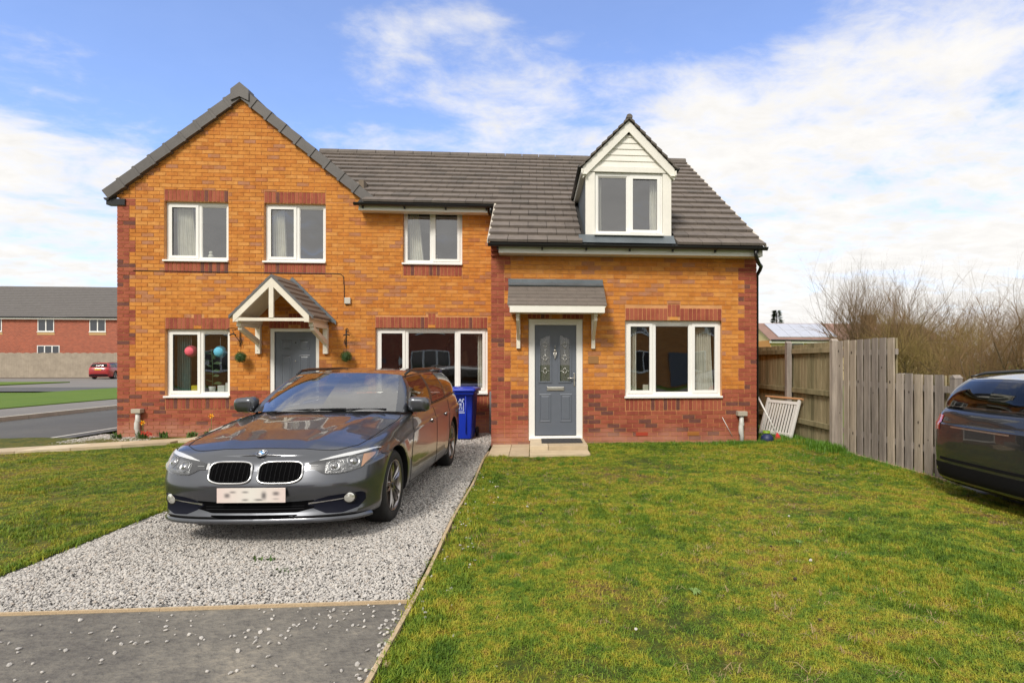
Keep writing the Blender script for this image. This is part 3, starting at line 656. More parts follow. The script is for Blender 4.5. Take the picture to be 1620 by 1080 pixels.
# left door
def door_leaf(house, Y, x0, x1, z0, z1, lx0, lx1, lz0, lz1, glazed):
    o = empty('front_door', parent=house); f = MB()
    f.box(x0, lx0, Y + .02, Y + .11, z0, z1, UPVC); f.box(lx1, x1, Y + .02, Y + .11, z0, z1, UPVC); f.box(lx0, lx1, Y + .021, Y + .11, lz1, z1, UPVC); f.box(lx0, lx1, Y + .021, Y + .11, z0, lz0 - .012, UPVC)
    f.bbox(x0 - .0, x1 + .0, Y - .03, Y + .02, z0 - .0, z0 + .05, .006, UPVC)
    f.box(lx0 - .012, lx0, Y + .03, Y + .05, lz0, lz1, mat('door_gasket', (.02, .02, .02), .6))
    f.build('door_frame', o)
    W = lx1 - lx0; ys = Y + .045
    gl = []
    if glazed:
        gl = [(.13, .365), (.605, .84)]
        holes = [(lx0 + W * a, lx0 + W * b, 1.12, 1.93) for a, b in gl]
    else: holes = []
    m = MB(); wall_slab(m, lx0 + .004, lx1 - .004, ys, ys + .045, lz0, lz1 - .003, holes, DOORG); 
    def panel(a, b, c, d):
        m.add([(a, ys, c), (b, ys, c), (b, ys, d), (a, ys, d), (a + .02, ys - .010, c + .02), (b - .02, ys - .010, c + .02), (b - .02, ys - .010, d - .02), (a + .02, ys - .010, d - .02),
               (a + .035, ys - .002, c + .035), (b - .035, ys - .002, c + .035), (b - .035, ys - .002, d - .035), (a + .035, ys - .002, d - .035), (a + .055, ys - .009, c + .055), (b - .055, ys - .009, c + .055), (b - .055, ys - .009, d - .055), (a + .055, ys - .009, d - .055)],
              [(0, 1, 5, 4), (1, 2, 6, 5), (2, 3, 7, 6), (3, 0, 4, 7), (4, 5, 9, 8), (5, 6, 10, 9), (6, 7, 11, 10), (7, 4, 8, 11), (8, 9, 13, 12), (9, 10, 14, 13), (10, 11, 15, 14), (11, 8, 12, 15), (12, 13, 14, 15)], DOORG)
    if glazed:
        panel(lx0 + W * .10, lx0 + W * .40, .40, .90); panel(lx0 + W * .60, lx0 + W * .90, .40, .90)
        for a, b in gl:
            xa, xb = lx0 + W * a, lx0 + W * b; t = .03
            zl, zr = (1.86, 1.93) if a < .5 else (1.93, 1.86)
            m.add([(xa, ys - .008, zl), (xb, ys - .008, zr), (xb, ys - .008, 1.935), (xa, ys - .008, 1.935)], [(0, 1, 2, 3)], DOORG)
            for (p, q, r_, s_) in ((xa - t, xa, 1.09, 1.96), (xb, xb + t, 1.09, 1.96), (xa, xb, 1.09, 1.12), (xa, xb, 1.93, 1.96)): m.box(p, q, ys - .014, ys, r_, s_, DOORG)
    else:
        for a, b in ((.15, .42), (.58, .85)):
            panel(lx0 + W * a, lx0 + W * b, 1.70, 1.90); panel(lx0 + W * a, lx0 + W * b, .90, 1.60); panel(lx0 + W * a, lx0 + W * b, .2, .75)
        m.lathe([(-.012, 0), (-.012, .012), (0, .014)], CHROME, 12, 'y', ((lx0 + lx1) / 2, ys, 1.48)); m.lathe([(-.008, 0), (-.008, .012), (0, .014)], BLACKP, 12, 'y', ((lx0 + lx1) / 2, ys, 1.84))
    m.build('door_leaf', o)
    if glazed:
        for a, b in gl:
            xa, xb = lx0 + W * a, lx0 + W * b; cxm = (xa + xb) / 2
            g = MB(); g.box(xa, xb, ys + .015, ys + .02, 1.12, 1.93, DGLASS)
            g.box(xa, xb, ys + .035, ys + .04, 1.12, 1.93, mat('obscure_glass', srgb(128, 124, 118), .35, var=.25, vs_=30, bump=.6, bs=25, stretch=(3, 3, .6)))
            g.build('glass_panel', o); d = MB(); LW = mat('lead_came', (.75, .75, .72), .3, metal=.6)
            for zc in (1.30, 1.53, 1.76):
                pts = [(cxm, zc + .06), (cxm + .04, zc), (cxm, zc - .06), (cxm - .04, zc)]
                for i in range(4):
                    p, q = pts[i], pts[(i + 1) % 4]; d.tube([(p[0], ys + .010, p[1]), (q[0], ys + .010, q[1])], .0045, LW, 5)
                d.tube([(xa, ys + .012, zc), (cxm - .04, ys + .012, zc)], .0025, LW, 4); d.tube([(cxm + .04, ys + .012, zc), (xb, ys + .012, zc)], .0025, LW, 4)
            d.tube([(cxm, ys + .012, 1.12), (cxm, ys + .012, 1.93)], .002, LW, 4); d.build('leaded_diamond', o)
        SS = mat('brushed_steel', (.62, .60, .56), .3, metal=1)
        l = MB(); l.bbox(lx0 + W * .29, lx0 + W * .71, ys - .018, ys, .955, 1.025, .006, SS); l.bbox(lx0 + W * .32, lx0 + W * .68, ys - .024, ys - .017, .97, 1.01, .004, SS); l.build('letter_plate', o)
        k = MB(); kx = lx0 + W * .485; k.bbox(kx - .018, kx + .018, ys - .014, ys, 1.56, 1.68, .008, SS); k.lathe([(-.05, 0), (-.05, .018), (-.02, .02), (0, .012)], SS, 16, 'y', (kx, ys, 1.66)); k.tube([(kx - .02, ys - .03, 1.65), (kx - .024, ys - .035, 1.58), (kx, ys - .035, 1.545), (kx + .024, ys - .035, 1.58), (kx + .02, ys - .03, 1.65)], .007, SS); k.tube([(kx, ys - .02, 1.70), (kx, ys - .02, 1.755)], [.012, .003], SS); k.tube([(kx, ys - .02, 1.55), (kx, ys - .02, 1.50)], [.012, .003], SS); k.build('door_knocker', o)
        h = MB(); hx = lx1 - .035; h.bbox(hx - .014, hx + .014, ys - .012, ys, 1.03, 1.26, .005, SS); h.tube([(hx, ys - .01, 1.175), (hx, ys - .05, 1.175), (hx - .03, ys - .055, 1.175), (hx - .125, ys - .055, 1.17)], .010, SS); h.build('door_handle', o)
    return o
door_leaf(LH, YL, *DL, -5.145, -4.345, .06, 2.06, False)
# cable and little box on the left house wall
cb = MB(); cb.tube([(-7.78, YL - .008, 3.235), (-6.5, YL - .008, 3.228), (-5.2, YL - .008, 3.222), (-4.0, YL - .008, 3.222), (-3.86, YL - .008, 3.215), (-3.80, YL - .008, 3.16), (-3.785, YL - .008, 2.9), (-3.785, YL - .008, 2.65), (-3.76, YL - .012, 2.60), (-3.71, YL - .012, 2.60)], .007, BLACKP, 6)
cb.build('cable', LH); MB().bbox(-3.775, -3.655, YL - .05, YL, 2.615, 2.74, .01, mat('grey_box_plastic', srgb(196, 190, 178), .5)).build('junction_box', LH)

# ------------------------------------------------------------------ RIGHT HOUSE
XR0, XR1 = -.745, 3.985
RH = empty('semi_detached_house', (0, 0, 0), label='lower orange brick house on the right with white dormer window and tiled lean-to door canopy', cat='house', group='pair of joined brick houses')
WR = (1.605, 3.34, .85, 2.19); DR = (-.095, .845, .09, 2.205)
def kindR(a, b=None, k=None):
    if a == 'edges': q = (b // 3) % 2; return [XR0 + (.215 if q else .3275) - .0, XR1 - (.3375 if q else .225), XR0 + .19]
    q = (k // 3) % 2
    return 'r' if (b < 1.0 or a < XR0 + (.19 if q else .30) or a > XR1 - (.31 if q else .2)) else 'b'
def kindR(a, b=None, k=None):
    if a == 'edges': q = (b // 3) % 2; return [XR0 + (.225 if q else .3375), XR1 - (.3375 if q else .225)]
    q = (k // 3) % 2
    return 'r' if (b < 1.0 or a < XR0 + (.225 if q else .3375) or a > XR1 - (.3375 if q else .225)) else 'b'
a, b, c, d = WR; m_ = (a + b) / 2; md = (DR[0] + DR[1]) / 2
sol = soldiers(a, b, d + .005, d + .215, True) + soldiers(a, b, c - .245, c - .035, False) + soldiers(DR[0] - .02, DR[1] + .02, DR[3] + .01, DR[3] + .22, True)
bh = [(a, b, c - .25, c), (a, b, d, d + .225), (m_ - .115, m_ + .115, d + .22, d + .295), (DR[0] - .02, DR[1] + .02, DR[3], DR[3] + .225)]
key = [(m_ - .07, m_ + .07, d + .01, d + .065, 'b'), (md - .07, md + .07, DR[3] + .012, DR[3] + .07, 'b')]
lst = brick_list(XR0, XR1, 0, 3.36, [WR, DR] + bh, kindR)
lay_bricks(lst + sol + key, YR, RH)
lst = brick_list(YR, YL, 0, 3.6, [], lambda a, b=None, k=None: ([] if a == 'edges' else ('r' if b < 1 or a < YR + (.11 if (k // 3) % 2 else .225) else 'b')))
lay_bricks([(a + .102 if i == 0 else a, b, c, d, e) for i, (a, b, c, d, e) in enumerate(lst) if a > YR + .10], XR0, RH, 'y')
mb = MB(); big = [(a - .004, b + .004, c - .004, d + .004) for a, b, c, d in (WR, DR)]
wall_slab(mb, XR0 + .008, XR1 - .008, YR + .008, YR + .1, -.1, 3.36, big, MORTAR); wall_slab(mb, XR0 + .1, XR1 - .1, YR + .1, YR + .30, -.1, 3.36, big, INWALL)
mb.prism([(YR + .1, -.1), (YL, -.1), (YL, roofz(YL) - .2), (YR + .1, roofz(YR) - .2)], 'x', XR0 + .008, XR0 + .1, MORTAR)
mb.prism([(YR + .1, -.1), (19.6, -.1), (19.6, 4.5), (RIDGE_Y, roofz(RIDGE_Y) - .1), (YR + .1, roofz(YR) - .12)], 'x', XR1 - .1, XR1 - .008, SIDEB)
mb.prism([(YR + .3, -.1), (19.6, -.1), (19.6, 4.5), (RIDGE_Y, roofz(RIDGE_Y) - .16), (YR + .3, roofz(YR) - .06)], 'x', XR0 + .1, XR0 + .3, INWALL)
mb.box(XR0 + .3, XR1 - .1, 19.35, 19.6, -.1, 4.5, SIDEB)
mb.box(XR0 + .3, XR1 - .1, YR + .3, 19.3, 2.5, 2.7, INWALL); mb.box(XR0 + .3, XR1 - .1, YR + .31, 19.3, -.1, .1, INWALL); mb.box(XR0 + .3, XR1 - .1, YR + 3.6, YR + 3.7, .1, 2.5, INWALL); mb.box(1.15, 1.25, YR + .31, YR + 3.6, .1, 2.5, INWALL)
mb.build('walls', RH)
window(RH, YR, *WR, [(.55, True), (.82, False), (.58, True)])
door_leaf(RH, YR, *DR, .008, .738, .175, 2.105, True)
# roof
DX0, DX1, DY = .885, 2.39, 9.80                                   # dormer casing and face plane
DAX, DAZ, dgs = 1.635, 5.68, 1.02                                 # dormer apex, slope
def clipR(a, b, y, z):
    if y < DY - .27: return [(a, b)]
    zt_ = z + .10; h_ = (DX1 - DX0) / 2 + .07 if zt_ < 4.86 else (DAZ - zt_) / dgs
    if h_ <= 0: return [(a, b)]
    out = []
    if a < DAX - h_: out.append((a, min(b, DAX - h_)))
    if b > DAX + h_: out.append((max(a, DAX + h_), b))
    return out
tile_roof(RH, XR0 - .03, XR1 + .02, 0, NTOP, clip=clipR)
mb = MB(); D = mat('roof_underlay', (.03, .03, .03), .9)
for (p, q, yl) in ((XR0, DX0 + .02, EV + .01), (DX1 - .02, XR1, EV + .01), (DX0 + .02, DX1 - .02, 13.0)):
    mb.prism([(yl, roofz(yl)), (RIDGE_Y, roofz(RIDGE_Y)), (RIDGE_Y, roofz(RIDGE_Y) - .1), (yl, roofz(yl) - .03)], 'x', p, q, D)
mb.prism([(EV + .02, roofz(EV)), (DY, roofz(DY)), (DY, roofz(DY) - .03), (EV + .02, roofz(EV) - .03)], 'x', DX0 + .02, DX1 - .02, D)
yb = RIDGE_Y * 2 - EVL; mb.prism([(RIDGE_Y, roofz(RIDGE_Y) + .03), (yb, EVLZ + .03), (yb, EVLZ - .05), (RIDGE_Y, roofz(RIDGE_Y) - .15)], 'x', XR0, XR1, TILES[0])
mb.build('roof_deck', RH); ridge(RH, XR0, XR1 + .03)
for x in (XR0 - .045, XR1 + .008):
    yb_ = EVL if x < 0 else RIDGE_Y
    mb = MB(); mb.prism([(EV - .0, EVZ + .005), (yb_, roofz(yb_) + .005), (yb_, roofz(yb_) + .05), (EV - .0, EVZ + .05)], 'x', x, x + .035, MORTARLT)
    mb.build('verge', RH)
mb = MB(); mb.box(-.60, XR1 + .0, EV + .08, EV + .10, EVZ - .14, EVZ - .02, FASCIA); mb.box(-.60, XR1, EV + .10, YR, EVZ - .135, EVZ - .12, FASCIA); mb.build('fascia', RH)
mb = MB()
for k, (d_, z0, z1) in enumerate(((.05, 3.29, 3.36), (.1, 3.36, 3.43), (.16, 3.43, 3.46))): mb.box(XR0, XR0 + .14, YR - d_, YR + .1, z0, z1 - .008, RED[k % 2])
mb.build('corbel', RH)
gutter(RH, XR0 - .02, XR1 + .04, EV - .01, EVZ + .0)
MB().tube([(3.83, EV, EVZ - .04), (3.83, EV, EVZ - .13), (3.87, EV + .05, EVZ - .19), (3.98, YR - .12, EVZ - .24), (4.06, YR - .02, EVZ - .27), (4.07, YR + .06, EVZ - .32), (4.035, YR + .12, EVZ - .42), (4.035, YR + .12, 0)], .034, BLACKP).build('downpipe', RH)
# dormer
DO = empty('dormer', parent=RH)
eaz = DAZ - dgs * (DAX - DX0) - .02
mb = MB(); dfx0, dfx1, dz0, dz1 = 1.05, 2.235, 3.67, 4.74
pz0 = 3.60
mb.box(DX0, dfx0 - .004, DY, DY + .08, pz0, dz1, FASCIA); mb.box(dfx1 + .004, DX1, DY, DY + .08, pz0, dz1, FASCIA)
mb.box(DX0 - .03, DX1 + .03, DY - .012, DY + .08, dz1 + .012, dz1 + .10, FASCIA)
mb.build('dormer_post', DO)
# gable triangle: clapboard planks each its own
tz0 = dz1 + .10; tt = .165
mb = MB()
for sx in (-1, 1): rake(mb, DAX, DAZ - .05 - tt * 1.15, DAX + sx * (DX1 - DX0 + .1) / 2, DAZ - .05 - tt * 1.15 - dgs * (DX1 - DX0 + .1) / 2, tt * 1.15, DY - .05, DY - .014, FASCIA)
mb.build('barge_board', DO)
z = tz0
while z < DAZ - .3:
    h = .105; z2 = min(z + h, DAZ - .27); x2 = (DAZ - .16 - z) / dgs; x3 = (DAZ - .16 - z2) / dgs
    mb = MB(); mb.add([(DAX - x2, DY + .0, z), (DAX + x2, DY + .0, z), (DAX + x3, DY + .014, z2), (DAX - x3, DY + .014, z2), (DAX - x2, DY + .04, z), (DAX + x2, DY + .04, z), (DAX + x3, DY + .04, z2), (DAX - x3, DY + .04, z2)],
           [(0, 1, 2, 3), (0, 4, 5, 1), (3, 2, 6, 7), (5, 4, 7, 6)], FASCIA); mb.build('cladding_plank', DO); z += h
window(DO, DY - .04, dfx0, dfx1, dz0, dz1, [(1, False), (1, True)], fw=.05, name='dormer_window')
mb = MB()
for x, s_ in ((DX0, 1), (DX1 - .04, 1)):
    yb_ = EV + (eaz - EVZ) / SL
    mb.prism([(DY + .08, roofz(DY + .08) - .02), (yb_ + .3, eaz - .0), (DY + .08, eaz)], 'x', x, x + .04, LEAD)
mb.build('dormer_cheek', DO)
mb = MB(); yb0 = EV + (DAZ - EVZ) / SL
for sx in (-1, 1):
    ex = DAX + sx * .86; ez = DAZ - dgs * .86; ybe = EV + (ez - EVZ) / SL; n = 9
    for k in range(n):
        u0, u1 = .86 * k / n, .86 * (k + 1) / n; za, zb = DAZ - dgs * u0, DAZ - dgs * u1 + .025; ya_, yb_ = EV + (za - EVZ) / SL + .1, EV + (zb - EVZ) / SL + .1
        vs = [(DAX + sx * u0, DY - .10, za), (DAX + sx * u1, DY - .10, zb), (DAX + sx * u1, yb_, zb), (DAX + sx * u0, ya_, za)]; vs += [(x, y, z - .035) for x, y, z in vs]
        fs = [(0, 1, 2, 3), (4, 7, 6, 5), (0, 4, 5, 1), (1, 5, 6, 2), (2, 6, 7, 3), (3, 7, 4, 0)]
        MB().add(vs, fs if sx < 0 else [f[::-1] for f in fs], TILES[3]).build('dormer_tile_course', DO)
    mb.prism([(DY - .08, ez - .03), (ybe, ez - .03), (ybe, ez - .12), (DY - .08, ez - .12)], 'x', min(ex - sx * .03, ex - sx * .055), max(ex - sx * .03, ex - sx * .055), FASCIA)
    mb.prism([(DY - .08, ez - .11), (ybe - .1, ez - .11), (ybe - .1, ez - .125), (DY - .08, ez - .125)], 'x', min(DAX + sx * .73, ex - sx * .03), max(DAX + sx * .73, ex - sx * .03), FASCIA)
    mb.tube([(ex + sx * .0, DY - .08, ez - .0), (ex + sx * .0, ybe - .1, ez + .0)], .03, BLACKP)
mb.build('dormer_eaves', DO)
mb = MB(); mb.prism([(DAX + .055 * math.cos(t), DAZ - .005 + .05 * math.sin(t)) for t in np.linspace(-.4, math.pi + .4, 9)], 'y', DY - .11, yb0 + .1, TILES[3]); mb.build('dormer_ridge', DO)
mb = MB(); mb.prism([(EV + .03, roofz(EV + .03) + .035), (DY - .002, roofz(DY) + .05), (DY - .002, pz0 + .06), (EV + .03, roofz(EV + .03) + .03)], 'x', DX0 - .12, DX1 + .04, LEAD); mb.box(DX0 - .02, DX1 + .02, DY - .01, DY - .001, pz0 - .06, pz0 + .03, LEAD); mb.build('lead_apron', DO)
mb = MB(); mb.box(DX0 + .05, DX1 - .05, DY + .9, DY + .95, 3.5, 4.9, INWALL); mb.box(DX0 + .04, DX1 - .04, DY + .08, DY + .9, 3.55, 3.6, INWALL); mb.build('dormer_room', DO)
# lean-to canopy over the right door
CR = empty('door_canopy', parent=RH); cy0 = YR - .58
mb = MB(); mb.box(-.45, 1.20, YR - .02, YR - .001, 2.80, 2.90, LEAD); mb.prism([(YR - .16, 2.765), (YR - .02, 2.83), (YR - .02, 2.845), (YR - .165, 2.78)], 'x', -.445, 1.2, LEAD); mb.build('lead_flashing', CR)
n = 6
for k in range(n):
    f0, f1 = k / n, (k + 1) / n; ya, yb2 = cy0 + (.52) * f0, cy0 + .52 * f1 + .05; za, zb = 2.385 + .415 * f0 + .022, 2.385 + .415 * (f1) + .03
    x = -.44 - (.0)
    while x < 1.4:
        xa, xb = max(x - (k % 2) * .165, -.44), min(x + .33 - (k % 2) * .165, 1.205)
        if xb - xa > .03: MB().prism([(ya, za - .022), (ya, za), (yb2, zb), (yb2, zb - .02)], 'x', xa, xb - .003, TILES[(k + int(x * 10)) % 3]).build('roof_tile', CR)
        x += .33
mb = MB(); mb.prism([(cy0 + .01, 2.36), (cy0 + .01, 2.385), (YR - .002, 2.80), (YR - .002, 2.36)], 'x', -.42, 1.185, CREAM); mb.build('canopy_core', CR)
mb = MB(); mb.box(-.40, 1.165, cy0 - .012, cy0 + .012, 2.27, 2.375, FASCIA); mb.box(-.40, -.38, cy0 + .012, YR - .002, 2.27, 2.36, FASCIA); mb.box(1.145, 1.165, cy0 + .012, YR - .002, 2.27, 2.36, FASCIA); mb.box(-.38, 1.145, cy0 + .012, YR - .002, 2.29, 2.305, FASCIA); mb.build('fascia', CR)
for x in (-.275, 1.03):
    mb = MB(); mb.box(x - .032, x + .032, YR - .05, YR - .001, 1.69, 2.29, CREAM); mb.box(x - .03, x + .03, cy0 + .1, YR - .05, 2.22, 2.289, CREAM)
    mb.add([(x - .025, YR - .05, 1.84), (x + .025, YR - .05, 1.84), (x + .025, YR - .05, 1.93), (x - .025, YR - .05, 1.93), (x - .025, cy0 + .12, 2.15), (x + .025, cy0 + .12, 2.15), (x + .025, cy0 + .14, 2.225), (x - .025, cy0 + .14, 2.225)],
           [(0, 1, 5, 4), (3, 7, 6, 2), (0, 4, 7, 3), (1, 2, 6, 5), (4, 5, 6, 7)], CREAM); mb.build('gallows_bracket', CR)
MB().bbox(.945, 1.125, YR - .012, YR - .0005, 1.43, 1.56, .004, mat('worn_number_plaque', srgb(150, 108, 62), .7, var=.1)).build('number_plaque', RH)
for xa, zz in ((2.2, .0), (3.0, .0)): pass
for i, xa in enumerate((1.79, 2.72)): MB().bbox(xa, xa + .215, YR - .006, YR + .01, .1505, .2155, .003, mat('air_brick_%d' % i, srgb(168, 60, 36) if i == 0 else srgb(160, 100, 40), .7)).build('air_brick', RH)
# gas/soil pipes with a boxed head
def vent(x, Y, zt, lab):
    v = empty('boxed_vent_pipe', (x, Y, 0), label=lab, cat='pipe', group='boxed vent pipes'); G = mat('light_grey_plastic', srgb(205, 204, 198), .45, var=.05)
    MB().bbox(-.085, .085, -.13, -.005, zt - .08, zt, .006, mat('grey_cowl', srgb(176, 168, 152), .6)).build('cowl', v)
    MB().tube([(0, -.06, zt - .08), (0, -.06, zt - .22), (-.012, -.065, zt - .28), (-.012, -.07, zt - .38), (.0, -.07, zt - .42), (.0, -.07, -.02)], [.04, .04, .045, .045, .036, .036], G, 12).build('pipe', v)
    MB().lathe([(zt - .25, .047), (zt - .21, .047)], G, 16, 'z', (0, -.06, 0)).build('pipe_collar', v)
vent(-7.66, YL, .55, 'grey vent pipe with square cowl near the left corner of the gabled house')
vent(3.685, YR, .58, 'grey vent pipe with square cowl beside the right corner of the lower house')
MB().tube([(3.35, YR - .01, .47), (3.53, YR - .02, .13)], .005, UPVC, 5).build('stray_cable', RH)
# ------------------------------------------------------------------ curtains and window ornaments
cz = (3.53, 4.5)
curtain(-7.10, -6.70, 3.5, 4.53, YL + .22, 'pale gathered curtain behind the upper left window of the gable', taper=.25)
curtain(-5.26, -4.98, 3.5, 4.53, YL + .22, 'pale gathered curtain behind the upper window over the left door', taper=.2, folds=6)
curtain(-2.57, -2.26, 3.5, 4.5, YL + .22, 'pale gathered curtain in the small upper window under the grey roof', taper=.35, folds=6)
curtain(1.69, 1.84, .9, 2.14, YR + .22, 'narrow beige curtain at the left side of the right ground floor window', folds=4)
curtain(2.86, 3.26, .9, 2.14, YR + .22, 'wide beige curtain at the right side of the right ground floor window', taper=.15)
curtain(1.10, 1.18, 3.7, 4.7, DY + .2, 'thin pale curtain at the left of the dormer window', folds=3)
curtain(2.05, 2.20, 3.7, 4.7, DY + .2, 'thin pale curtain at the right of the dormer window', folds=4)
curtain(-7.12, -6.86, .85, 2.05, YL + .25, 'teal curtain behind the lower left window', col=mat('teal_cloth', srgb(96, 140, 140), .9, var=.2), folds=6)
curtain(-1.17, -1.02, .9, 2.1, YL + .22, 'pale curtain at the right end of the wide living room window', folds=4)
def pompom(x, z, c, lab):
    t = empty('paper_pompom', (x, YL + .17, z), label=lab, cat='decoration', group='paper pompoms'); mb = MB(); m = mat('tissue_%d' % int(c[0] * 1000), c, .8, var=.2, vs_=30)
    mb.lathe([(.115 * math.cos(a), .115 * abs(math.sin(a)) * (1 + .04 * (i % 2))) for i, a in enumerate(np.linspace(0.01, math.pi - .01, 15))], m, 22, 'z'); mb.build('ball', t)
    MB().tube([(0, 0, .11), (0, 0, .30)], .003, UPVC, 4).build('string', t)
pompom(-6.80, 1.67, srgb(222, 96, 112), 'pink paper pompom hanging in the left pane of the lower window')
pompom(-6.25, 1.66, srgb(96, 178, 208), 'light blue paper pompom hanging in the right pane of the lower window')
def simple(name, mb, label, cat, group=None, loc=None): return tag(mb.build(name, loc=loc), label, cat, group)
simple('box', MB().bbox(-6.80, -6.66, YL + .16, YL + .28, .87, .99, .006, mat('yellow_card', srgb(226, 204, 40), .7)), 'yellow box on the sill of the lower left window', 'box')
simple('white_box', MB().bbox(-6.30, -6.17, YL + .16, YL + .28, .87, .99, .006, UPVC), 'white box on the sill below the blue pompom', 'box')
simple('white_box', MB().bbox(-6.15, -6.05, YL + .16, YL + .27, .87, 1.04, .006, UPVC), 'taller white box in the right corner of the lower left window sill', 'box')
simple('picture_frame', MB().bbox(1.95, 2.05, YR + .16, YR + .2, .915, 1.05, .006, CREAM), 'small pale photo frame on the right house window sill', 'frame')
simple('window_shelf', MB().box(-7.15, -6.02, YL + .14, YL + .31, .83, .868, UPVC), 'white inner sill board of the lower left window', 'shelf', 'inner sill boards')
simple('window_shelf', MB().box(1.64, 3.3, YR + .14, YR + .31, .88, .912, UPVC), 'white inner sill board of the right house window', 'shelf', 'inner sill boards')
simple('window_shelf', MB().box(-3.12, -1.0, YL + .14, YL + .31, .855, .885, UPVC), 'white inner sill board of the wide living room window', 'shelf', 'inner sill boards')
hp = empty('potted_plant', (-6.42, YL + .2, .87), label='tall thin green houseplant in the lower left window', cat='plant')
mb = MB(); LFG = mat('houseplant_leaf', (.10, .17, .06), .5)
for k in range(14):
    a = k * 2.4; h = .15 + .05 * k; r_ = .12
    mb.add([(0, 0, h), (r_ * math.cos(a) - .02, .03 * math.sin(a), h + .05), (r_ * 1.6 * math.cos(a), .05 * math.sin(a), h + .02), (r_ * math.cos(a) + .02, .03 * math.sin(a), h - .01)], [(0, 1, 2, 3)], LFG)
mb.build('leaves', hp); MB().tube([(0, 0, .05), (.01, 0, .4), (-.01, 0, .85)], .008, LFG, 5).build('stem', hp); MB().lathe([(0, 0), (0, .05), (.1, .065), (.1, .05)], UPVC, 14, 'z').build('pot', hp)
# room mirrors etc. in the living room
for x, z, r_, lab in ((-2.14, 1.62, .20, 'tall oval mirror on the living room wall behind the wide window'),):
    mb = MB(); mb.lathe([(0, .0001), (0, r_), (-.02, r_), (-.02, r_ * .9), (-.01, r_ * .88), (-.01, .0001)], mat('dark_mirror', (.05, .05, .055), .1, metal=.6), 28, 'y'); o = mb.build('mirror', loc=(x, YL + 3.35, z)); o.scale = (.9, 1, 2.4); tag(o, lab, 'mirror')
def ornament(x, z, lab): 
    MBO = MB(); MBO.tube([(.08 * math.cos(t), 0, .08 * math.sin(t)) for t in np.linspace(0, 2 * math.pi, 17)[:-1]], .02, mat('wicker', srgb(120, 96, 70), .8), 6, closed=True)
    tag(MBO.build('wall_ring', loc=(x, YL + 3.34, z)), lab, 'wall ornament', 'ring ornaments on the living room wall')
ornament(-1.86, 2.25, 'left of two wicker rings on the living room wall'); ornament(-1.55, 2.25, 'right of two wicker rings on the living room wall')
# doll-like ornaments on upper sills
for x, lab in ((-6.44, 'small pale bear ornament in the right pane of the upper left window'), (-2.02, 'small white butterfly ornament behind the small upper window')):
    mb = MB(); mb.lathe([(.045 * math.cos(a) + .05, .05 * math.sin(a)) for a in np.linspace(0.01, math.pi - .01, 8)], CURT, 12, 'z'); mb.lathe([(.035 * math.cos(a) + .12, .035 * math.sin(a)) for a in np.linspace(0.01, math.pi - .01, 8)], CURT, 12, 'z'); tag(mb.build('ornament', loc=(x, YL + .19, 3.515)), lab, 'ornament')

# ------------------------------------------------------------------ wall hooks and topiary balls
IRON = mat('wrought_iron', (.02, .018, .016), .6)
def hook(x, s, lab):
    mb = MB(); y = YL - .02
    mb.tube([(0, y, 1.76), (0, y, 2.12)], .008, IRON, 6)
    mb.tube([(0, y, 2.10), (-.03 * s, y - .07, 2.11), (-.07 * s, y - .15, 2.12), (-.11 * s, y - .22, 2.10), (-.12 * s, y - .24, 2.06), (-.09 * s, y - .2, 2.05)], .008, IRON, 6)
    mb.tube([(0, y, 1.85), (-.02 * s, y - .06, 1.92), (-.05 * s, y - .12, 2.0), (-.06 * s, y - .16, 2.08), (-.03 * s, y - .1, 2.08)], .007, IRON, 6)
    mb.tube([(0, y, 1.80), (.03 * s, y, 1.84), (.03 * s, y, 1.9), (0, y, 1.93)], .006, IRON, 6)
    mb.tube([(-.12 * s, y - .15, 1.98), (-.06 * s, y - .15, 2.0), (.0, y - .15, 1.98)], .014, IRON, 6)
    tag(mb.build('wall_hook', loc=(x, 0, 0)), lab, 'bracket', 'wrought iron wall hooks')
hook(-5.78, 1, 'curled black iron hook on the wall left of the left door'); hook(-3.75, -1, 'curled black iron hook on the wall right of the left door')
TOPM = [mat('topiary_leaf_%d' % i, c, .6) for i, c in enumerate([(.05, .11, .02), (.08, .16, .03), (.03, .07, .015)])]
def topiary(x, z, lab):
    t = empty('topiary_ball', (x, YL - .16, z), label=lab, cat='topiary', group='topiary balls'); mb = MB(); r0 = .105
    mb.lathe([(r0 * .8 * math.cos(a), r0 * .8 * abs(math.sin(a))) for a in np.linspace(0.01, math.pi - .01, 9)], TOPM[2], 14, 'z')
    for k in range(900):
        d = Vector(rng.normal(size=3)).normalized(); p = d * r0 * random.uniform(.78, 1.06); a = d.orthogonal().normalized(); a.rotate(Matrix.Rotation(random.uniform(0, 6.3), 3, d)); b = (d.cross(a) * .5 + d * random.uniform(.1, .9)).normalized(); s = random.uniform(.009, .016)
        mb.add([p - a * s * .5, p + b * s - a * s * .1, p + a * s * .5, p - b * s * .2], [(0, 1, 2, 3)], random.choice(TOPM))
    mb.build('foliage', t); MB().tube([(0, 0, .09), (0, .03, .34)], .003, IRON, 4).build('chain', t)
topiary(-5.70, 1.55, 'round green topiary ball hanging left of the left door'); topiary(-3.70, 1.565, 'round green topiary ball hanging right of the left door')

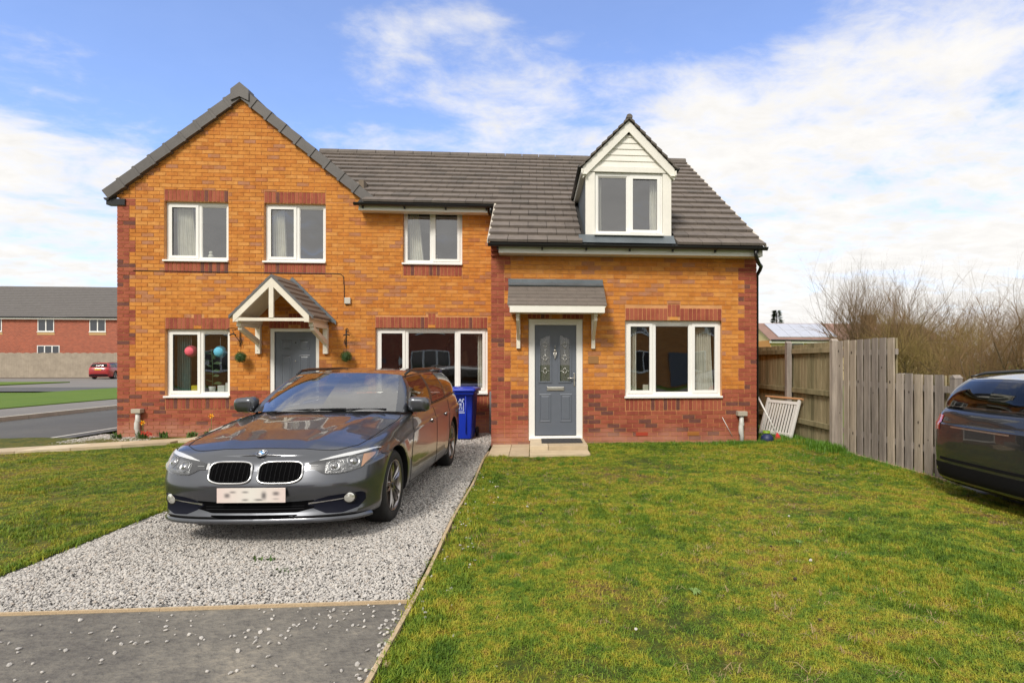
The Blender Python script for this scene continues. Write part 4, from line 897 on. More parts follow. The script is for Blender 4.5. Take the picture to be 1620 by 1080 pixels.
# ------------------------------------------------------------------ wheelie bin
BL = mat('blue_bin_plastic', srgb(20, 52, 176), .38, var=.06, vs_=4, bump=.05, bs=200)
bn = empty('wheelie_bin', (-1.36, 11.02, 0), R(-3), label='blue wheelie recycling bin standing behind the parked grey estate car', cat='bin')
P = []
def rr(w_, d_, r_, z, n=5):
    out = []
    for cx_, cy_, a0 in ((w_ - r_, d_ - r_, 0), (-w_ + r_, d_ - r_, 90), (-w_ + r_, -d_ + r_, 180), (w_ - r_, -d_ + r_, 270)):
        for k in range(n): a = R(a0 + 90 * k / (n - 1)); out.append((cx_ + r_ * math.cos(a), cy_ + r_ * math.sin(a), z))
    return out + [out[0]]
secs = [rr(.19, .21, .04, .02), rr(.205, .225, .04, .10), rr(.222, .25, .035, .50), rr(.238, .275, .03, .84), rr(.262, .305, .03, .845), rr(.262, .305, .03, .90)]
MB().grid(secs, BL).build('bin_body', bn)
lid = MB(); lid.grid([rr(.262, .305, .03, .90), rr(.288, .33, .04, .905), rr(.29, .332, .04, .945), rr(.27, .31, .05, .965), rr(.20, .24, .05, .985), rr(.01, .01, .005, .99)], BL); lid.box(-.29, .29, .25, .36, .90, .955, BL); lid.tube([(-.22, .37, .93), (.22, .37, .93)], .016, BL); lid.build('lid', bn)
mb = MB()
for s_ in (-1, 1): mb.tube([(s_ * .10, -.247, .12), (s_ * .10, -.272, .82)], .012, BL, 6)
mb.build('rib', bn)
for s_ in (-1, 1):
    MB().lathe([(-.025, .02), (-.025, .09), (-.015, .1), (.015, .1), (.025, .09), (.025, .02)], BLACKP, 20, 'x', (s_ * .235, .25, .10)).build('wheel', bn)
MB().tube([(-.22, .25, .10), (.22, .25, .10)], .012, BLACKP).build('axle', bn)
WP = mat('white_print', srgb(176, 188, 224), .5); mb = MB()
def bq(a, b, c, d, y=0): 
    f = lambda z: -.2525 - (z - .5) * .0735 - .0035
    mb.add([(a, f(c), c), (b, f(c), c), (b, f(d), d), (a, f(d), d)], [(0, 1, 2, 3)], WP)
bq(-.065, .075, .50, .522)
for a, b, c, d in ((-.055, -.04, .54, .70), (.05, .065, .54, .70), (-.04, .05, .54, .552), (-.06, -.03, .70, .73), (-.02, .01, .72, .77), (.02, .05, .70, .75), (-.03, -.005, .575, .60), (.012, .035, .575, .60), (-.03, .035, .615, .628), (-.015, .02, .64, .69), (.04, .07, .75, .775), (-.045, -.02, .655, .69)): bq(a, b, c, d)
mb.build('printed_emblem', bn)
MB().bbox(-.90, -.82, YL - .16, YL - .005, .05, .86, .006, mat('grey_meter_box', srgb(130, 132, 132), .6)).build('meter_cabinet', LH)

# ------------------------------------------------------------------ fence
WOOD = [mat('fence_board_%d' % i, srgb(*c), .85, var=.2, vs_=14, bump=.5, bs=60, col2=srgb(*d), stretch=(1, 1, .12)) for i, (c, d) in enumerate([((150, 139, 130), (182, 170, 157)), ((138, 129, 123), (166, 156, 147)), ((162, 149, 134), (188, 174, 156)), ((128, 119, 113), (158, 148, 139))])]
WOODG = [mat('mossy_board_%d' % i, srgb(*c), .9, var=.2, vs_=10, bump=.5, bs=60, col2=srgb(*d), stretch=(1, 1, .15)) for i, (c, d) in enumerate([((132, 124, 90), (160, 150, 116)), ((142, 132, 98), (170, 156, 124)), ((112, 106, 76), (144, 136, 104))])]
KNOT = mat('wood_knot', (.06, .045, .035), .8)
FN = empty('fence', (5.0, 9.1, 0), label='weathered grey close-boarded timber fence running past the right house corner', cat='fence')
bms = []
def board(y, z0, z1, wd, x, mats_, lean=0, knots=True):
    mb = MB(); th = .02; m = random.choice(mats_); dz = random.uniform(-.008, .008)
    pf = [(0, z0), (wd, z0), (wd, z1 + dz), (0, z1 + dz)]
    n = 6; rows = []
    for k in range(n + 1):
        z = z0 + (z1 + dz - z0) * k / n; o = .003 * math.sin(k * 1.7 + y * 9); rows.append([(x, y + o, z), (x - th, y + o + .002, z), (x - th, y + wd + o - .002, z), (x, y + wd + o, z)])
    vs = [p for r_ in rows for p in r_]; fs = []
    for k in range(n):
        for j in range(4): a = k * 4 + j; b = k * 4 + (j + 1) % 4; fs.append((a, a + 4, b + 4, b))
    fs += [(0, 1, 2, 3), (n * 4 + 3, n * 4 + 2, n * 4 + 1, n * 4)]
    mb.add(vs, fs, m)
    if knots:
        for q in range(random.choice((0, 1, 1, 2, 3))):
            kz = random.uniform(z0 + .1, z1 - .1); ky = y + random.uniform(.25, .75) * wd; r_ = random.uniform(.009, .022)
            mb.add([(x - th - .0012, ky + r_ * .8 * math.cos(t), kz + r_ * 1.2 * math.sin(t)) for t in np.linspace(0, 2 * math.pi, 9)[:-1]], [tuple(range(8))[::-1]], KNOT)
    mb.build('board', FN).location = (-5.0, -9.1, 0)
y = 8.86
while y > 6.52:
    top = 1.80 if y > 7.52 else 1.30 - .0 * (7.5 - y)
    top += .0; board(y, .03 + (.0), top, .138, 4.985, WOOD); y -= .190
y = 8.80
while y > 6.5: board(y - .08, .05, 1.79 if y > 7.6 else 1.29, .14, 5.06, WOODG, knots=False); y -= .190
y = 9.10
while y < 13.5: board(y, .05, 1.80 + .02 * math.sin(y), .125, 5.045, WOODG, knots=False); y += .133
def postm(y, h, m, w_=.1, x=4.99):
    mb = MB(); mb.bbox(x - .05, x + .05, y - w_ / 2, y + w_ / 2, -.2, h, .006, m); mb.add([(x - .055, y - w_ / 2 - .005, h), (x + .055, y - w_ / 2 - .005, h), (x + .055, y + w_ / 2 + .005, h), (x - .055, y + w_ / 2 + .005, h), (x - .05, y, h + .04), (x + .05, y, h + .04)], [(0, 3, 2, 1), (0, 1, 5, 4), (2, 3, 4, 5), (1, 2, 5), (3, 0, 4)], m)
    o = mb.build('post', FN); o.location = (-5.0, -9.1, 0)
postm(9.04, 1.80, WOOD[0], .10, 4.93); postm(10.75, 1.82, WOOD[1], .10, 4.94); postm(12.6, 1.82, WOODG[0], .1, 4.94); postm(7.45, 1.26, WOOD[3], .09, 5.04); postm(6.45, 1.26, WOOD[3], .09, 5.04)
for (z, a, b, m) in ((.35, 9.1, 10.69, 0), (.92, 9.1, 10.69, 0), (1.66, 9.1, 10.69, 1), (.35, 10.81, 13.4, 1), (.92, 10.81, 13.4, 0), (1.66, 10.81, 13.4, 2)):
    MB().bbox(4.975, 5.022, a, b, z - .045, z + .045, .004, WOODG[m]).build('rail', FN).location = (-5.0, -9.1, 0)
for (z, a, b) in ((.35, 6.5, 8.98), (1.12, 6.5, 8.98), (1.6, 7.52, 8.98)): MB().box(4.987, 5.03, a, b, z - .04, z + .04, WOOD[1]).build('rail', FN).location = (-5.0, -9.1, 0)
MB().box(4.945, 4.965, 6.5, 8.98, -.08, .035, EDGET).build('gravel_board', FN).location = (-5.0, -9.1, 0)

# white slatted cot side leaning on the fence
WPNT = mat('white_gloss_paint', srgb(226, 224, 220), .4, var=.04)
ct = empty('cot_side', (4.60, 10.55, .02), 0, label='white slatted cot side panel leaning against the mossy fence', cat='cot side')
ct.rotation_euler = (R(0), R(16), R(-90 + 14))
mb = MB(); mb.bbox(-.46, -.40, -.02, .02, 0, .78, .004, WPNT); mb.bbox(.40, .46, -.02, .02, 0, .78, .004, WPNT); mb.build('stile', ct)
MB().bbox(-.40, .40, -.018, .018, .02, .13, .004, WPNT).build('bottom_rail', ct); MB().bbox(-.40, .40, -.018, .018, .68, .74, .004, WPNT).build('top_rail', ct)
me = MB().box(-.018, .018, -.008, .008, .13, .68, WPNT).mesh('slat')
for k in range(10): link('slat', me, ct, (-.35 + k * .0778, 0, 0))
MB().bbox(-.52, .50, -.03, .03, .785, .815, .004, mat('orange_pine', srgb(204, 152, 108), .6, var=.1)).build('pine_batten', ct)
ct.rotation_euler = (0, 0, 0)
ct.matrix_world = Matrix.Translation((4.60, 10.62, .0)) @ Matrix.Rotation(R(-74), 4, 'Z') @ Matrix.Rotation(R(-17), 4, 'X')
# toys and mop at the corner
my = empty('mop', (4.32, 10.1, 0), label='mop with white handle and red head leaning in the gap by the house corner', cat='mop')
MB().tube([(.10, -.02, .14), (-.16, .30, .86)], .016, WPNT).build('handle', my)
mb = MB()
for k in range(26): a = random.uniform(0, 6.3); mb.tube([(.10, -.02, .16), (.12 + .07 * math.cos(a), -.04 + .07 * math.sin(a), .02)], [.014, .008], mat('red_mop_yarn', (.55, .03, .03), .8), 5)
mb.build('mop_head', my)
tb = MB(); tb.lathe([(.0, .0), (0, .10), (.03, .12), (.10, .10), (.14, .05)], mat('dark_blue_toy', (.02, .03, .10), .5), 16, 'z'); tag(tb.build('toy_boat', loc=(4.20, 10.0, .02)), 'dark blue plastic toy on the ground in the gap by the house corner', 'toy')
tb = MB(); tb.lathe([(.0, .0), (0, .05), (.09, .07), (.09, .05)], mat('green_toy', (.25, .40, .03), .5), 16, 'z'); tag(tb.build('toy_bucket', loc=(4.28, 10.22, .10)), 'small green toy bucket above the dark toy in the gap', 'toy')

# ------------------------------------------------------------------ planting by the left wall
LEAF = [mat('border_leaf_%d' % i, c, .5) for i, c in enumerate([(.06, .13, .02), (.10, .18, .03), (.05, .09, .02)])]
def strap_plant(x, y, n, h, lab, flower=None, group='low plants at the foot of the left wall'):
    t = empty('border_plant', (x, y, 0), label=lab, cat='plant', group=group); mb = MB()
    for k in range(n):
        a = random.uniform(0, 6.3); l = h * random.uniform(.6, 1.1); s_ = random.uniform(.15, .6); d = Vector((math.cos(a), math.sin(a), 0)); q = Vector((-d.y, d.x, 0)) * random.uniform(.006, .012); b = Vector((random.uniform(-.08, .08), random.uniform(-.05, .05), 0))
        p1 = b + d * l * s_ * .5 + Vector((0, 0, l * .6)); p2 = b + d * l * s_ + Vector((0, 0, l * random.uniform(.5, 1)))
        mb.add([b - q * .5, b + q * .5, p1 + q, p1 - q, p2], [(0, 1, 2, 3), (3, 2, 4)], random.choice(LEAF))
    mb.build('leaves', t)
    if flower:
        f = MB(); f.tube([(0, 0, 0), (.01, 0, flower)], .004, LEAF[1], 5); Y_ = mat('daffodil_petal', srgb(250, 190, 10), .5)
        for k in range(6): a = k * 1.047; f.add([(.01, 0, flower), (.01 + .035 * math.cos(a - .3), -.01, flower + .035 * math.sin(a - .3)), (.01 + .055 * math.cos(a), -.012, flower + .055 * math.sin(a)), (.01 + .035 * math.cos(a + .3), -.01, flower + .035 * math.sin(a + .3))], [(0, 1, 2, 3)], Y_)
        f.lathe([(-.05, .018), (-.01, .012)], mat('daffodil_cup', srgb(246, 150, 10), .5), 10, 'y', (.01, 0, flower)); f.build('flower', t)
strap_plant(-7.95, 11.5, 60, .13, 'low green weeds left of the grey vent pipe'); strap_plant(-7.45, 11.45, 50, .16, 'daffodil with one yellow flower beside the grey vent pipe', .30)
strap_plant(-7.1, 11.5, 60, .16, 'low green leaves below the lower left window, next to the red flowers'); strap_plant(-6.6, 11.5, 60, .14, 'low green leaves below the middle of the lower left window')
strap_plant(-6.2, 11.45, 60, .2, 'daffodil with one orange-yellow flower below the right end of the window', .42); strap_plant(-5.8, 11.5, 60, .18, 'taller green leaves left of the left front door')
f = empty('red_flowers', (-7.36, 11.42, 0), label='small clump of red flowers in the bed beside the vent pipe', cat='flowers'); mb = MB()
for k in range(26): 
    p = Vector((random.uniform(-.08, .08), random.uniform(-.05, .05), random.uniform(.05, .14))); mb.add([p + Vector((a, -.01, b)) for a, b in ((-.018, 0), (0, -.015), (.018, 0), (0, .018))], [(0, 1, 2, 3)], mat('red_petal', (.5, .04, .02), .6))
mb.build('petals', f)
# weeds in the gravel
for i, (x, y, lab) in enumerate(((-1.98, 4.35, 'tiny green weed in the gravel in front of the car'), (-1.72, 4.1, 'smaller green weed nearer the tarmac in the gravel'))): strap_plant(x, y, 16, .035 - .01 * i, lab, None, 'weeds in the gravel drive')

# ------------------------------------------------------------------ far left: house, fence
def plain_window(parent, x0, x1, z0, z1, y, nm=2, s=-1, name='window'):
    mb = MB(); f = .07; yo = y + s * .03
    lo, hi = min(y, yo), max(y, yo)
    mb.box(x0, x0 + f, lo, hi, z0, z1, UPVC); mb.box(x1 - f, x1, lo, hi, z0, z1, UPVC); mb.box(x0 + f, x1 - f, lo, hi, z1 - f, z1, UPVC); mb.box(x0 + f, x1 - f, lo, hi, z0, z0 + f, UPVC)
    for k in range(1, nm): xm = x0 + (x1 - x0) * k / nm; mb.box(xm - .05, xm + .05, lo, hi, z0 + f, z1 - f, UPVC)
    mb.box(x0 - .05, x1 + .05, min(y, y + s * .08), max(y, y + s * .08), z0 - .06, z0 - .003, UPVC)
    o = mb.build(name, parent); MB().box(x0 + f, x1 - f, y + s * .002 - .004, y + s * .002 + .004, z0 + f, z1 - f, mat('far_pane', (.03, .035, .045), .05, spec=1)).build('pane', o); return o
def brickmat(name, c1, c2, mo, ax='x'):
    m = bpy.data.materials.new(name); m.use_nodes = True; t = m.node_tree; p = t.nodes['Principled BSDF']; p.inputs['Roughness'].default_value = .85
    g = N(t, 'ShaderNodeNewGeometry'); s_ = N(t, 'ShaderNodeSeparateXYZ'); c = N(t, 'ShaderNodeCombineXYZ'); t.links.new(g.outputs['Position'], s_.inputs[0])
    t.links.new(MA(t, 'ADD', s_.outputs[0], s_.outputs[1]), c.inputs[0]); t.links.new(s_.outputs[2], c.inputs[1])
    b = N(t, 'ShaderNodeTexBrick'); t.links.new(c.outputs[0], b.inputs['Vector']); b.inputs['Color1'].default_value = c1; b.inputs['Color2'].default_value = c2; b.inputs['Mortar'].default_value = mo
    b.inputs['Scale'].default_value = 1; b.inputs['Brick Width'].default_value = .225; b.inputs['Row Height'].default_value = .075; b.inputs['Mortar Size'].default_value = .006
    t.links.new(b.outputs[0], p.inputs['Base Color']); return m
FRED = brickmat('far_red_brick', srgb(170, 84, 60), srgb(138, 64, 48), srgb(190, 150, 124))
FROOF = mat('far_roof_tile', srgb(98, 94, 92), .8, var=.1, vs_=3)
def far_house(name, x0, x1, yf, yb, ze, zr, wm, wins, lab, grp, face=-1, cols=None, slats=True, doors=(), bands=False):
    """a house seen at a distance: front wall, side walls, pitched roof with its courses, windows, gutter"""
    h = empty(name, ((x0 + x1) / 2, (yf + yb) / 2, 0), label=lab, cat='house', group=grp)
    off = (-(x0 + x1) / 2, -(yf + yb) / 2, 0)
    mb = MB(); lo, hi = min(yf, yb), max(yf, yb); ym = (lo + hi) / 2
    mb.prism([(lo, -.3), (hi, -.3), (hi, ze), (ym, zr - .1), (lo, ze)], 'x', x0, x1, wm); mb.build('wall', h).location = off
    n = 18; mb = MB(); fm = cols or FROOF
    for sgn in (-1, 1):
        ye = lo if sgn < 0 else hi
        for k in range(n):
            a, b = k / n, (k + 1) / n; ya = ye + sgn * .3 + (ym - ye - sgn * .3) * a; y2 = ye + sgn * .3 + (ym - ye - sgn * .3) * b
            za = ze - .15 + (zr - ze + .15) * a; z2 = ze - .15 + (zr - ze + .15) * b
            mb.prism([(ya, za + .09), (y2, z2 + .05), (y2, z2), (ya, za)], 'x', x0 - .15, x1 + .15, fm)
    mb.build('roof', h).location = off
    ye = yf + face * .3; MB().box(x0 - .1, x1 + .1, min(ye, yf), max(ye, yf), ze - .32, ze - .16, FASCIA).build('fascia', h).location = off
    MB().tube([(x0 - .1, ye + face * .06, ze - .12), (x1 + .1, ye + face * .06, ze - .12)], .07, BLACKP).build('gutter', h).location = off
    for (a, b, c, d, nm) in wins:
        plain_window(h, a, b, c, d, yf, nm, face).location = off
        if bands: MB().box(a - .05, b + .05, min(yf, yf + face * .02), max(yf, yf + face * .02), c - .32, c - .07, mat('far_buff_band', srgb(196, 160, 110), .8)).build('sill_band', h).location = off
    for (a, b) in doors:
        MB().box(a, b, min(yf, yf + face * .04), max(yf, yf + face * .04), 0, 2.1, DOORG).build('door', h).location = off
    return h
far_house('brick_house', -56.0, -40.0, 59.3, 67.5, 5.95, 9.3, FRED, [(-48.25, -46.75, 4.45, 5.75, 2), (-48.3, -46.25, 1.9, 3.1, 3), (-53, -51.5, 4.45, 5.75, 2), (-53.3, -51.2, 1.0, 2.3, 3), (-43.5, -42, 4.45, 5.7, 2)],
          'distant red brick house with grey roof beyond the street on the left', None, bands=True)
ff = empty('panel_fence', (-45, 57.8, 0), label='distant timber fence behind the red car on the left', cat='fence')
me = MB().box(0, .14, 0, .02, 0, 1.0, mat('far_fence_wood', srgb(160, 148, 132), .85, var=.15, vs_=2)).mesh('fence_board')
for k in range(120): link('fence_board', me, ff, (-10.5 + k * .15, 0, 0), sc=(1, 1, 2.35 + .03 * math.sin(k * 1.3)))
# ------------------------------------------------------------------ far right: bungalow with solar panels
TAN = mat('tan_render', srgb(196, 178, 134), .85, var=.08, vs_=1); PINKR = mat('brown_pink_tiles', srgb(150, 122, 112), .85, var=.1, vs_=2)
bg_ = far_house('bungalow', 18.6, 33.0, 43.6, 50.2, 3.30, 4.72, TAN, [(19.9, 21.3, 2.45, 3.0, 1), (23.1, 24.4, 2.45, 3.0, 1)], 'distant low bungalow with solar panels on its roof beyond the fence', None, cols=PINKR)
sp_ = MB(); PV = mat('solar_glass', srgb(196, 198, 204), .25, metal=.1)
slp = (4.72 - 3.15) / (3.3 + .3)
for r_ in range(2):
    for c_ in range(5):
        xa = 19.3 + c_ * .98; s0 = .45 + r_ * 1.4; s1 = s0 + 1.36
        y0_, y1_ = 43.3 + s0, 43.3 + s1; z0_, z1_ = 3.15 + s0 * slp + .16, 3.15 + s1 * slp + .16
        MB().prism([(y0_, z0_), (y1_, z1_), (y1_, z1_ - .05), (y0_, z0_ - .05)], 'x', xa, xa + .95, PV).build('solar_panel', bg_).location = (-25.8, -46.9, 0)
MB().box(28.2, 29.0, 46.3, 47.2, 4.2, 5.5, mat('chimney_brick', srgb(120, 92, 60), .9)).build('chimney', bg_).location = (-25.8, -46.9, 0)
MB().box(18.55, 18.6, 43.6, 50.2, 0, 3.2, mat('ochre_gable', srgb(196, 140, 80), .85)).build('gable_cladding', bg_).location = (-25.8, -46.9, 0)
# houses across the road, behind the viewpoint (they show in the window reflections)
BUFFM = brickmat('opposite_buff_brick', srgb(206, 140, 74), srgb(180, 116, 58), srgb(190, 150, 110))
far_house('opposite_house', -14, -4.5, -19, -27, 5.1, 8.0, FRED, [(-12.8, -11.0, 3.3, 4.5, 2), (-8.5, -6.7, 3.3, 4.5, 2), (-12.9, -10.7, .9, 2.2, 3), (-8.6, -6.6, .9, 2.2, 3)], 'red brick house across the road, reflected in the living room window', 'houses across the road', 1, doors=((-10, -9.1),))
far_house('opposite_house', 4.5, 17, -21, -29, 5.1, 8.2, BUFFM, [(6, 7.8, 3.3, 4.5, 2), (12.5, 14.3, 3.3, 4.5, 2), (5.9, 8.1, .9, 2.2, 3), (12.4, 14.6, .9, 2.2, 3)], 'buff brick house across the road, reflected in the right house window', 'houses across the road', 1, doors=((10, 10.9),))
far_house('opposite_house', -32, -19, -20, -28, 5.1, 8.0, BUFFM, [(-30, -28, 3.3, 4.5, 2), (-24, -22.2, 3.3, 4.5, 2), (-30, -28, .9, 2.2, 3), (-24.2, -22, .9, 2.2, 3)], 'buff brick house further along the road, reflected in the lower left window', 'houses across the road', 1, doors=((-27, -26.1),))
sheet('road_near', [(-60, -14), (60, -14), (60, -8), (-60, -8)], -.03, ROADM)

# ------------------------------------------------------------------ bare trees and shrubs
def segs_to_mesh(segs, m, name, n=3):
    S = np.array(segs, dtype=float); p0, p1, r0, r1 = S[:, 0:3], S[:, 3:6], S[:, 6], S[:, 7]
    d = p1 - p0; d /= np.linalg.norm(d, axis=1)[:, None] + 1e-9
    up = np.where(np.abs(d[:, 2:3]) < .9, np.array([[0, 0, 1.]]), np.array([[1., 0, 0]])); a = np.cross(d, up); a /= np.linalg.norm(a, axis=1)[:, None]; b = np.cross(d, a)
    ring = []
    for e, r_ in ((p0, r0), (p1, r1)):
        for k in range(n): t = 2 * math.pi * k / n; ring.append(e + (a * math.cos(t) + b * math.sin(t)) * r_[:, None])
    V = np.stack(ring, 1).reshape(-1, 3); q = np.arange(len(S))[:, None] * 2 * n
    F = np.concatenate([np.stack([q[:, 0] + k, q[:, 0] + (k + 1) % n, q[:, 0] + n + (k + 1) % n, q[:, 0] + n + k], 1) for k in range(n)])
    me = bpy.data.meshes.new(name); me.from_pydata(V.tolist(), [], F.tolist()); me.materials.append(m); return me
def bare_tree(seed, h, spread, stems, depth, r0, up=.5, kids=(3, 5)):
    rg = random.Random(seed); T = []; C = []
    def grow(p, d, l, r_, lv):
        n = 3 if lv < 2 else 2; q = p
        for k in range(n):
            d = (d + Vector((rg.gauss(0, .13), rg.gauss(0, .13), rg.gauss(0, .08) + .03 * up))).normalized(); nq = q + d * l / n
            ra, rb = r_ * (1 - .45 * k / n), r_ * (1 - .45 * (k + 1) / n); (T if lv < 1 else C).append((*q, *nq, ra, rb))
            if lv < depth:
                for j in range(rg.randint(*kids) if k else rg.randint(1, 2)):
                    a = d.orthogonal().normalized(); a.rotate(Matrix.Rotation(rg.uniform(0, 6.3), 3, d)); nd = (d * rg.uniform(.6, 1) + a * rg.uniform(.45, .9) + Vector((0, 0, up * .5))).normalized()
                    grow(q + (nq - q) * rg.uniform(.3, 1), nd, l * rg.uniform(.42, .68), rb * rg.uniform(.4, .6), lv + 1)
            q = nq
    for s_ in range(stems):
        a = rg.uniform(0, 6.3); s2 = rg.uniform(.1, 1) * spread
        grow(Vector((math.cos(a) * .25 * s2, math.sin(a) * .25 * s2, 0)), Vector((math.cos(a) * s2, math.sin(a) * s2, 1)).normalized(), h * rg.uniform(.5, .72), r0 * rg.uniform(.6, 1), 0)
    return T, C
BARK = mat('grey_brown_bark', srgb(104, 88, 70), .9, var=.2); TWIG = [mat('twig_%d' % i, srgb(*c), .9, var=.2, vs_=1.5) for i, c in enumerate([(112, 92, 66), (132, 114, 66), (122, 96, 66)])]
protos = []
for i, (h, sp, st, dp, r_, up, kd) in enumerate([(5.0, .42, 16, 3, .05, 1.0, (2, 3)), (3.4, .9, 10, 3, .035, .3, (3, 4)), (3.9, .8, 11, 3, .04, .4, (3, 4)), (6.5, .35, 2, 4, .12, .4, (3, 3))]):
    T, C = bare_tree(i + 3, h, sp, st, dp, r_, up, kd)
    protos.append((segs_to_mesh(T, BARK, 'stems', 5), segs_to_mesh(C, TWIG[i % 3], 'twigs')))
def shrub(i, x, y, s_, rz, lab, grp, name='bare_shrub', cat='shrub'):
    o = empty(name, (x, y, -.05), rz, lab, cat, grp); o.scale = (s_, s_, s_); link('trunk', protos[i][0], o); link('crown', protos[i][1], o)
shrub(0, 12.3, 19.8, .97, .3, 'tallest bare shrub, its upright twigs standing clear against the white sky', 'bare shrubs behind the fence')
shrub(0, 13.6, 21.2, .92, 2.0, 'second tall bare shrub just right of the tallest one', 'bare shrubs behind the fence')
for k, (i, x, y, s_) in enumerate([(1, 11.6, 17.0, .95), (2, 13.0, 18.5, 1.0), (1, 12.8, 15.5, .9), (2, 14.8, 19.5, .98), (1, 15.2, 16.5, 1.05), (2, 12.2, 13.3, .82), (2, 16.8, 20.5, 1.0), (1, 14.2, 12.6, .95), (1, 17.6, 15.2, 1.1), (1, 19, 19, 1.05), (2, 16, 12, .95),(1, 14.6, 22.5, 1.0), (1, 17, 24, 1.15), (2, 11.0, 13.4, .6)]):
    shrub(i, x, y, s_, k * 1.9, 'brown twiggy shrub in the thicket behind the fence', 'twiggy thicket behind the fence')
for k, (x, y, s_) in enumerate([(23.6, 57.0, .72), (27.4, 60, .86), (28.9, 62, .9), (30.4, 60, .84), (32.4, 59, .8), (35, 60, .95), (39, 60, 1.1)]):
    shrub(3, x, y, s_, k * 2.2, 'small bare brown tree on the skyline behind the bungalow', 'bare trees behind the bungalow', 'bare_tree', 'tree')
# dark conifer beyond the bungalow
cn = empty('conifer', (25.4, 58.0, 0), label='dark green ragged conifer behind the bungalow roof', cat='tree'); MB().tube([(0, 0, 0), (0, 0, 6.6)], [.2, .04], BARK, 7).build('trunk', cn); mb = MB()
CG = [mat('conifer_needle_%d' % i, c, .8) for i, c in enumerate([(.03, .055, .02), (.045, .075, .028)])]
for k in range(1700):
    z = random.uniform(1.2, 6.9) ; rr_ = (7.1 - z) * .26 * random.uniform(.2, 1.1) + .12; a = random.uniform(0, 6.3); p = Vector((rr_ * math.cos(a), rr_ * math.sin(a), z)); d = Vector((math.cos(a), math.sin(a), -.2)); q = Vector((-d.y, d.x, .3)) * random.uniform(.06, .16)
    mb.add([p - q, p + q, p + d * random.uniform(.2, .45) + Vector((0, 0, .05))], [(0, 1, 2)], random.choice(CG))
mb.build('crown', cn)
hd = MB()
for k in range(5200):
    x = random.uniform(-75, 75); 
    if -38 < x < 12: continue
    y = 78 + random.gauss(0, 2); z = random.uniform(0, 3.6 + 1.2 * math.sin(x * .35) + .8 * math.sin(x * 1.1)); q = Vector((random.uniform(-.35, .35), random.uniform(-.2, .2), random.uniform(-.3, .3))); p = Vector((x, y, z)); d = Vector((random.uniform(-.3, .3), 0, random.uniform(.2, .6)))
    hd.add([p - q, p + q, p + d], [(0, 1, 2)], random.choice([TWIG[0], TWIG[2], CG[1]]))
hd.build('treeline', kind='stuff')
# ------------------------------------------------------------------ cars
from mathutils.bvhtree import BVHTree
def interp(tab, y): return float(np.interp(y, [a for a, b in tab], [b for a, b in tab]))
def sm_interp(tab, y):
    xs = [a for a, b in tab]
    if y <= xs[0]: return tab[0][1]
    if y >= xs[-1]: return tab[-1][1]
    i = max(k for k in range(len(xs)) if xs[k] <= y); i = min(i, len(xs) - 2)
    P = [tab[max(i - 1, 0)][1], tab[i][1], tab[i + 1][1], tab[min(i + 2, len(xs) - 1)][1]]; t = (y - xs[i]) / (xs[i + 1] - xs[i])
    return .5 * ((2 * P[1]) + (-P[0] + P[2]) * t + (2 * P[0] - 5 * P[1] + 4 * P[2] - P[3]) * t * t + (-P[0] + 3 * P[1] - 3 * P[2] + P[3]) * t ** 3)
PLAN = [(0, 0), (.22, .006), (.45, .028), (.64, .078), (.77, .16), (.845, .28), (.880, .45), (.896, .66), (.902, .95), (.905, 1.4), (.905, 2.2), (.905, 3.0), (.903, 3.55), (.885, 4.05), (.84, 4.38), (.74, 4.54), (.55, 4.60), (.28, 4.62), (0, 4.62)]
ZTOP = [(0, .700), (.12, .712), (.25, .735), (.45, .768), (.8, .815), (1.3, .885), (1.6, .915), (2.2, .935), (3.0, .950), (3.8, .972), (4.3, .985), (4.62, .975)]
HC = [(.12, .712), (.2, .752), (.35, .805), (.6, .862), (.95, .918), (1.25, .955), (1.45, .975), (2, .98), (4.62, .98)]
D_SIDE = [(0, .075), (.06, .03), (.16, .012), (.28, .006), (.42, .0), (.60, .0), (.70, .001), (.79, .003), (.82, .018), (.90, .033), (.96, .052), (1, .078)]
D_NOSE = [(0, .10), (.05, .035), (.12, .012), (.22, .036), (.34, .034), (.44, .012), (.54, .0), (.60, .007), (.70, .026), (.80, .047), (.88, .070), (.95, .098), (1, .128)]
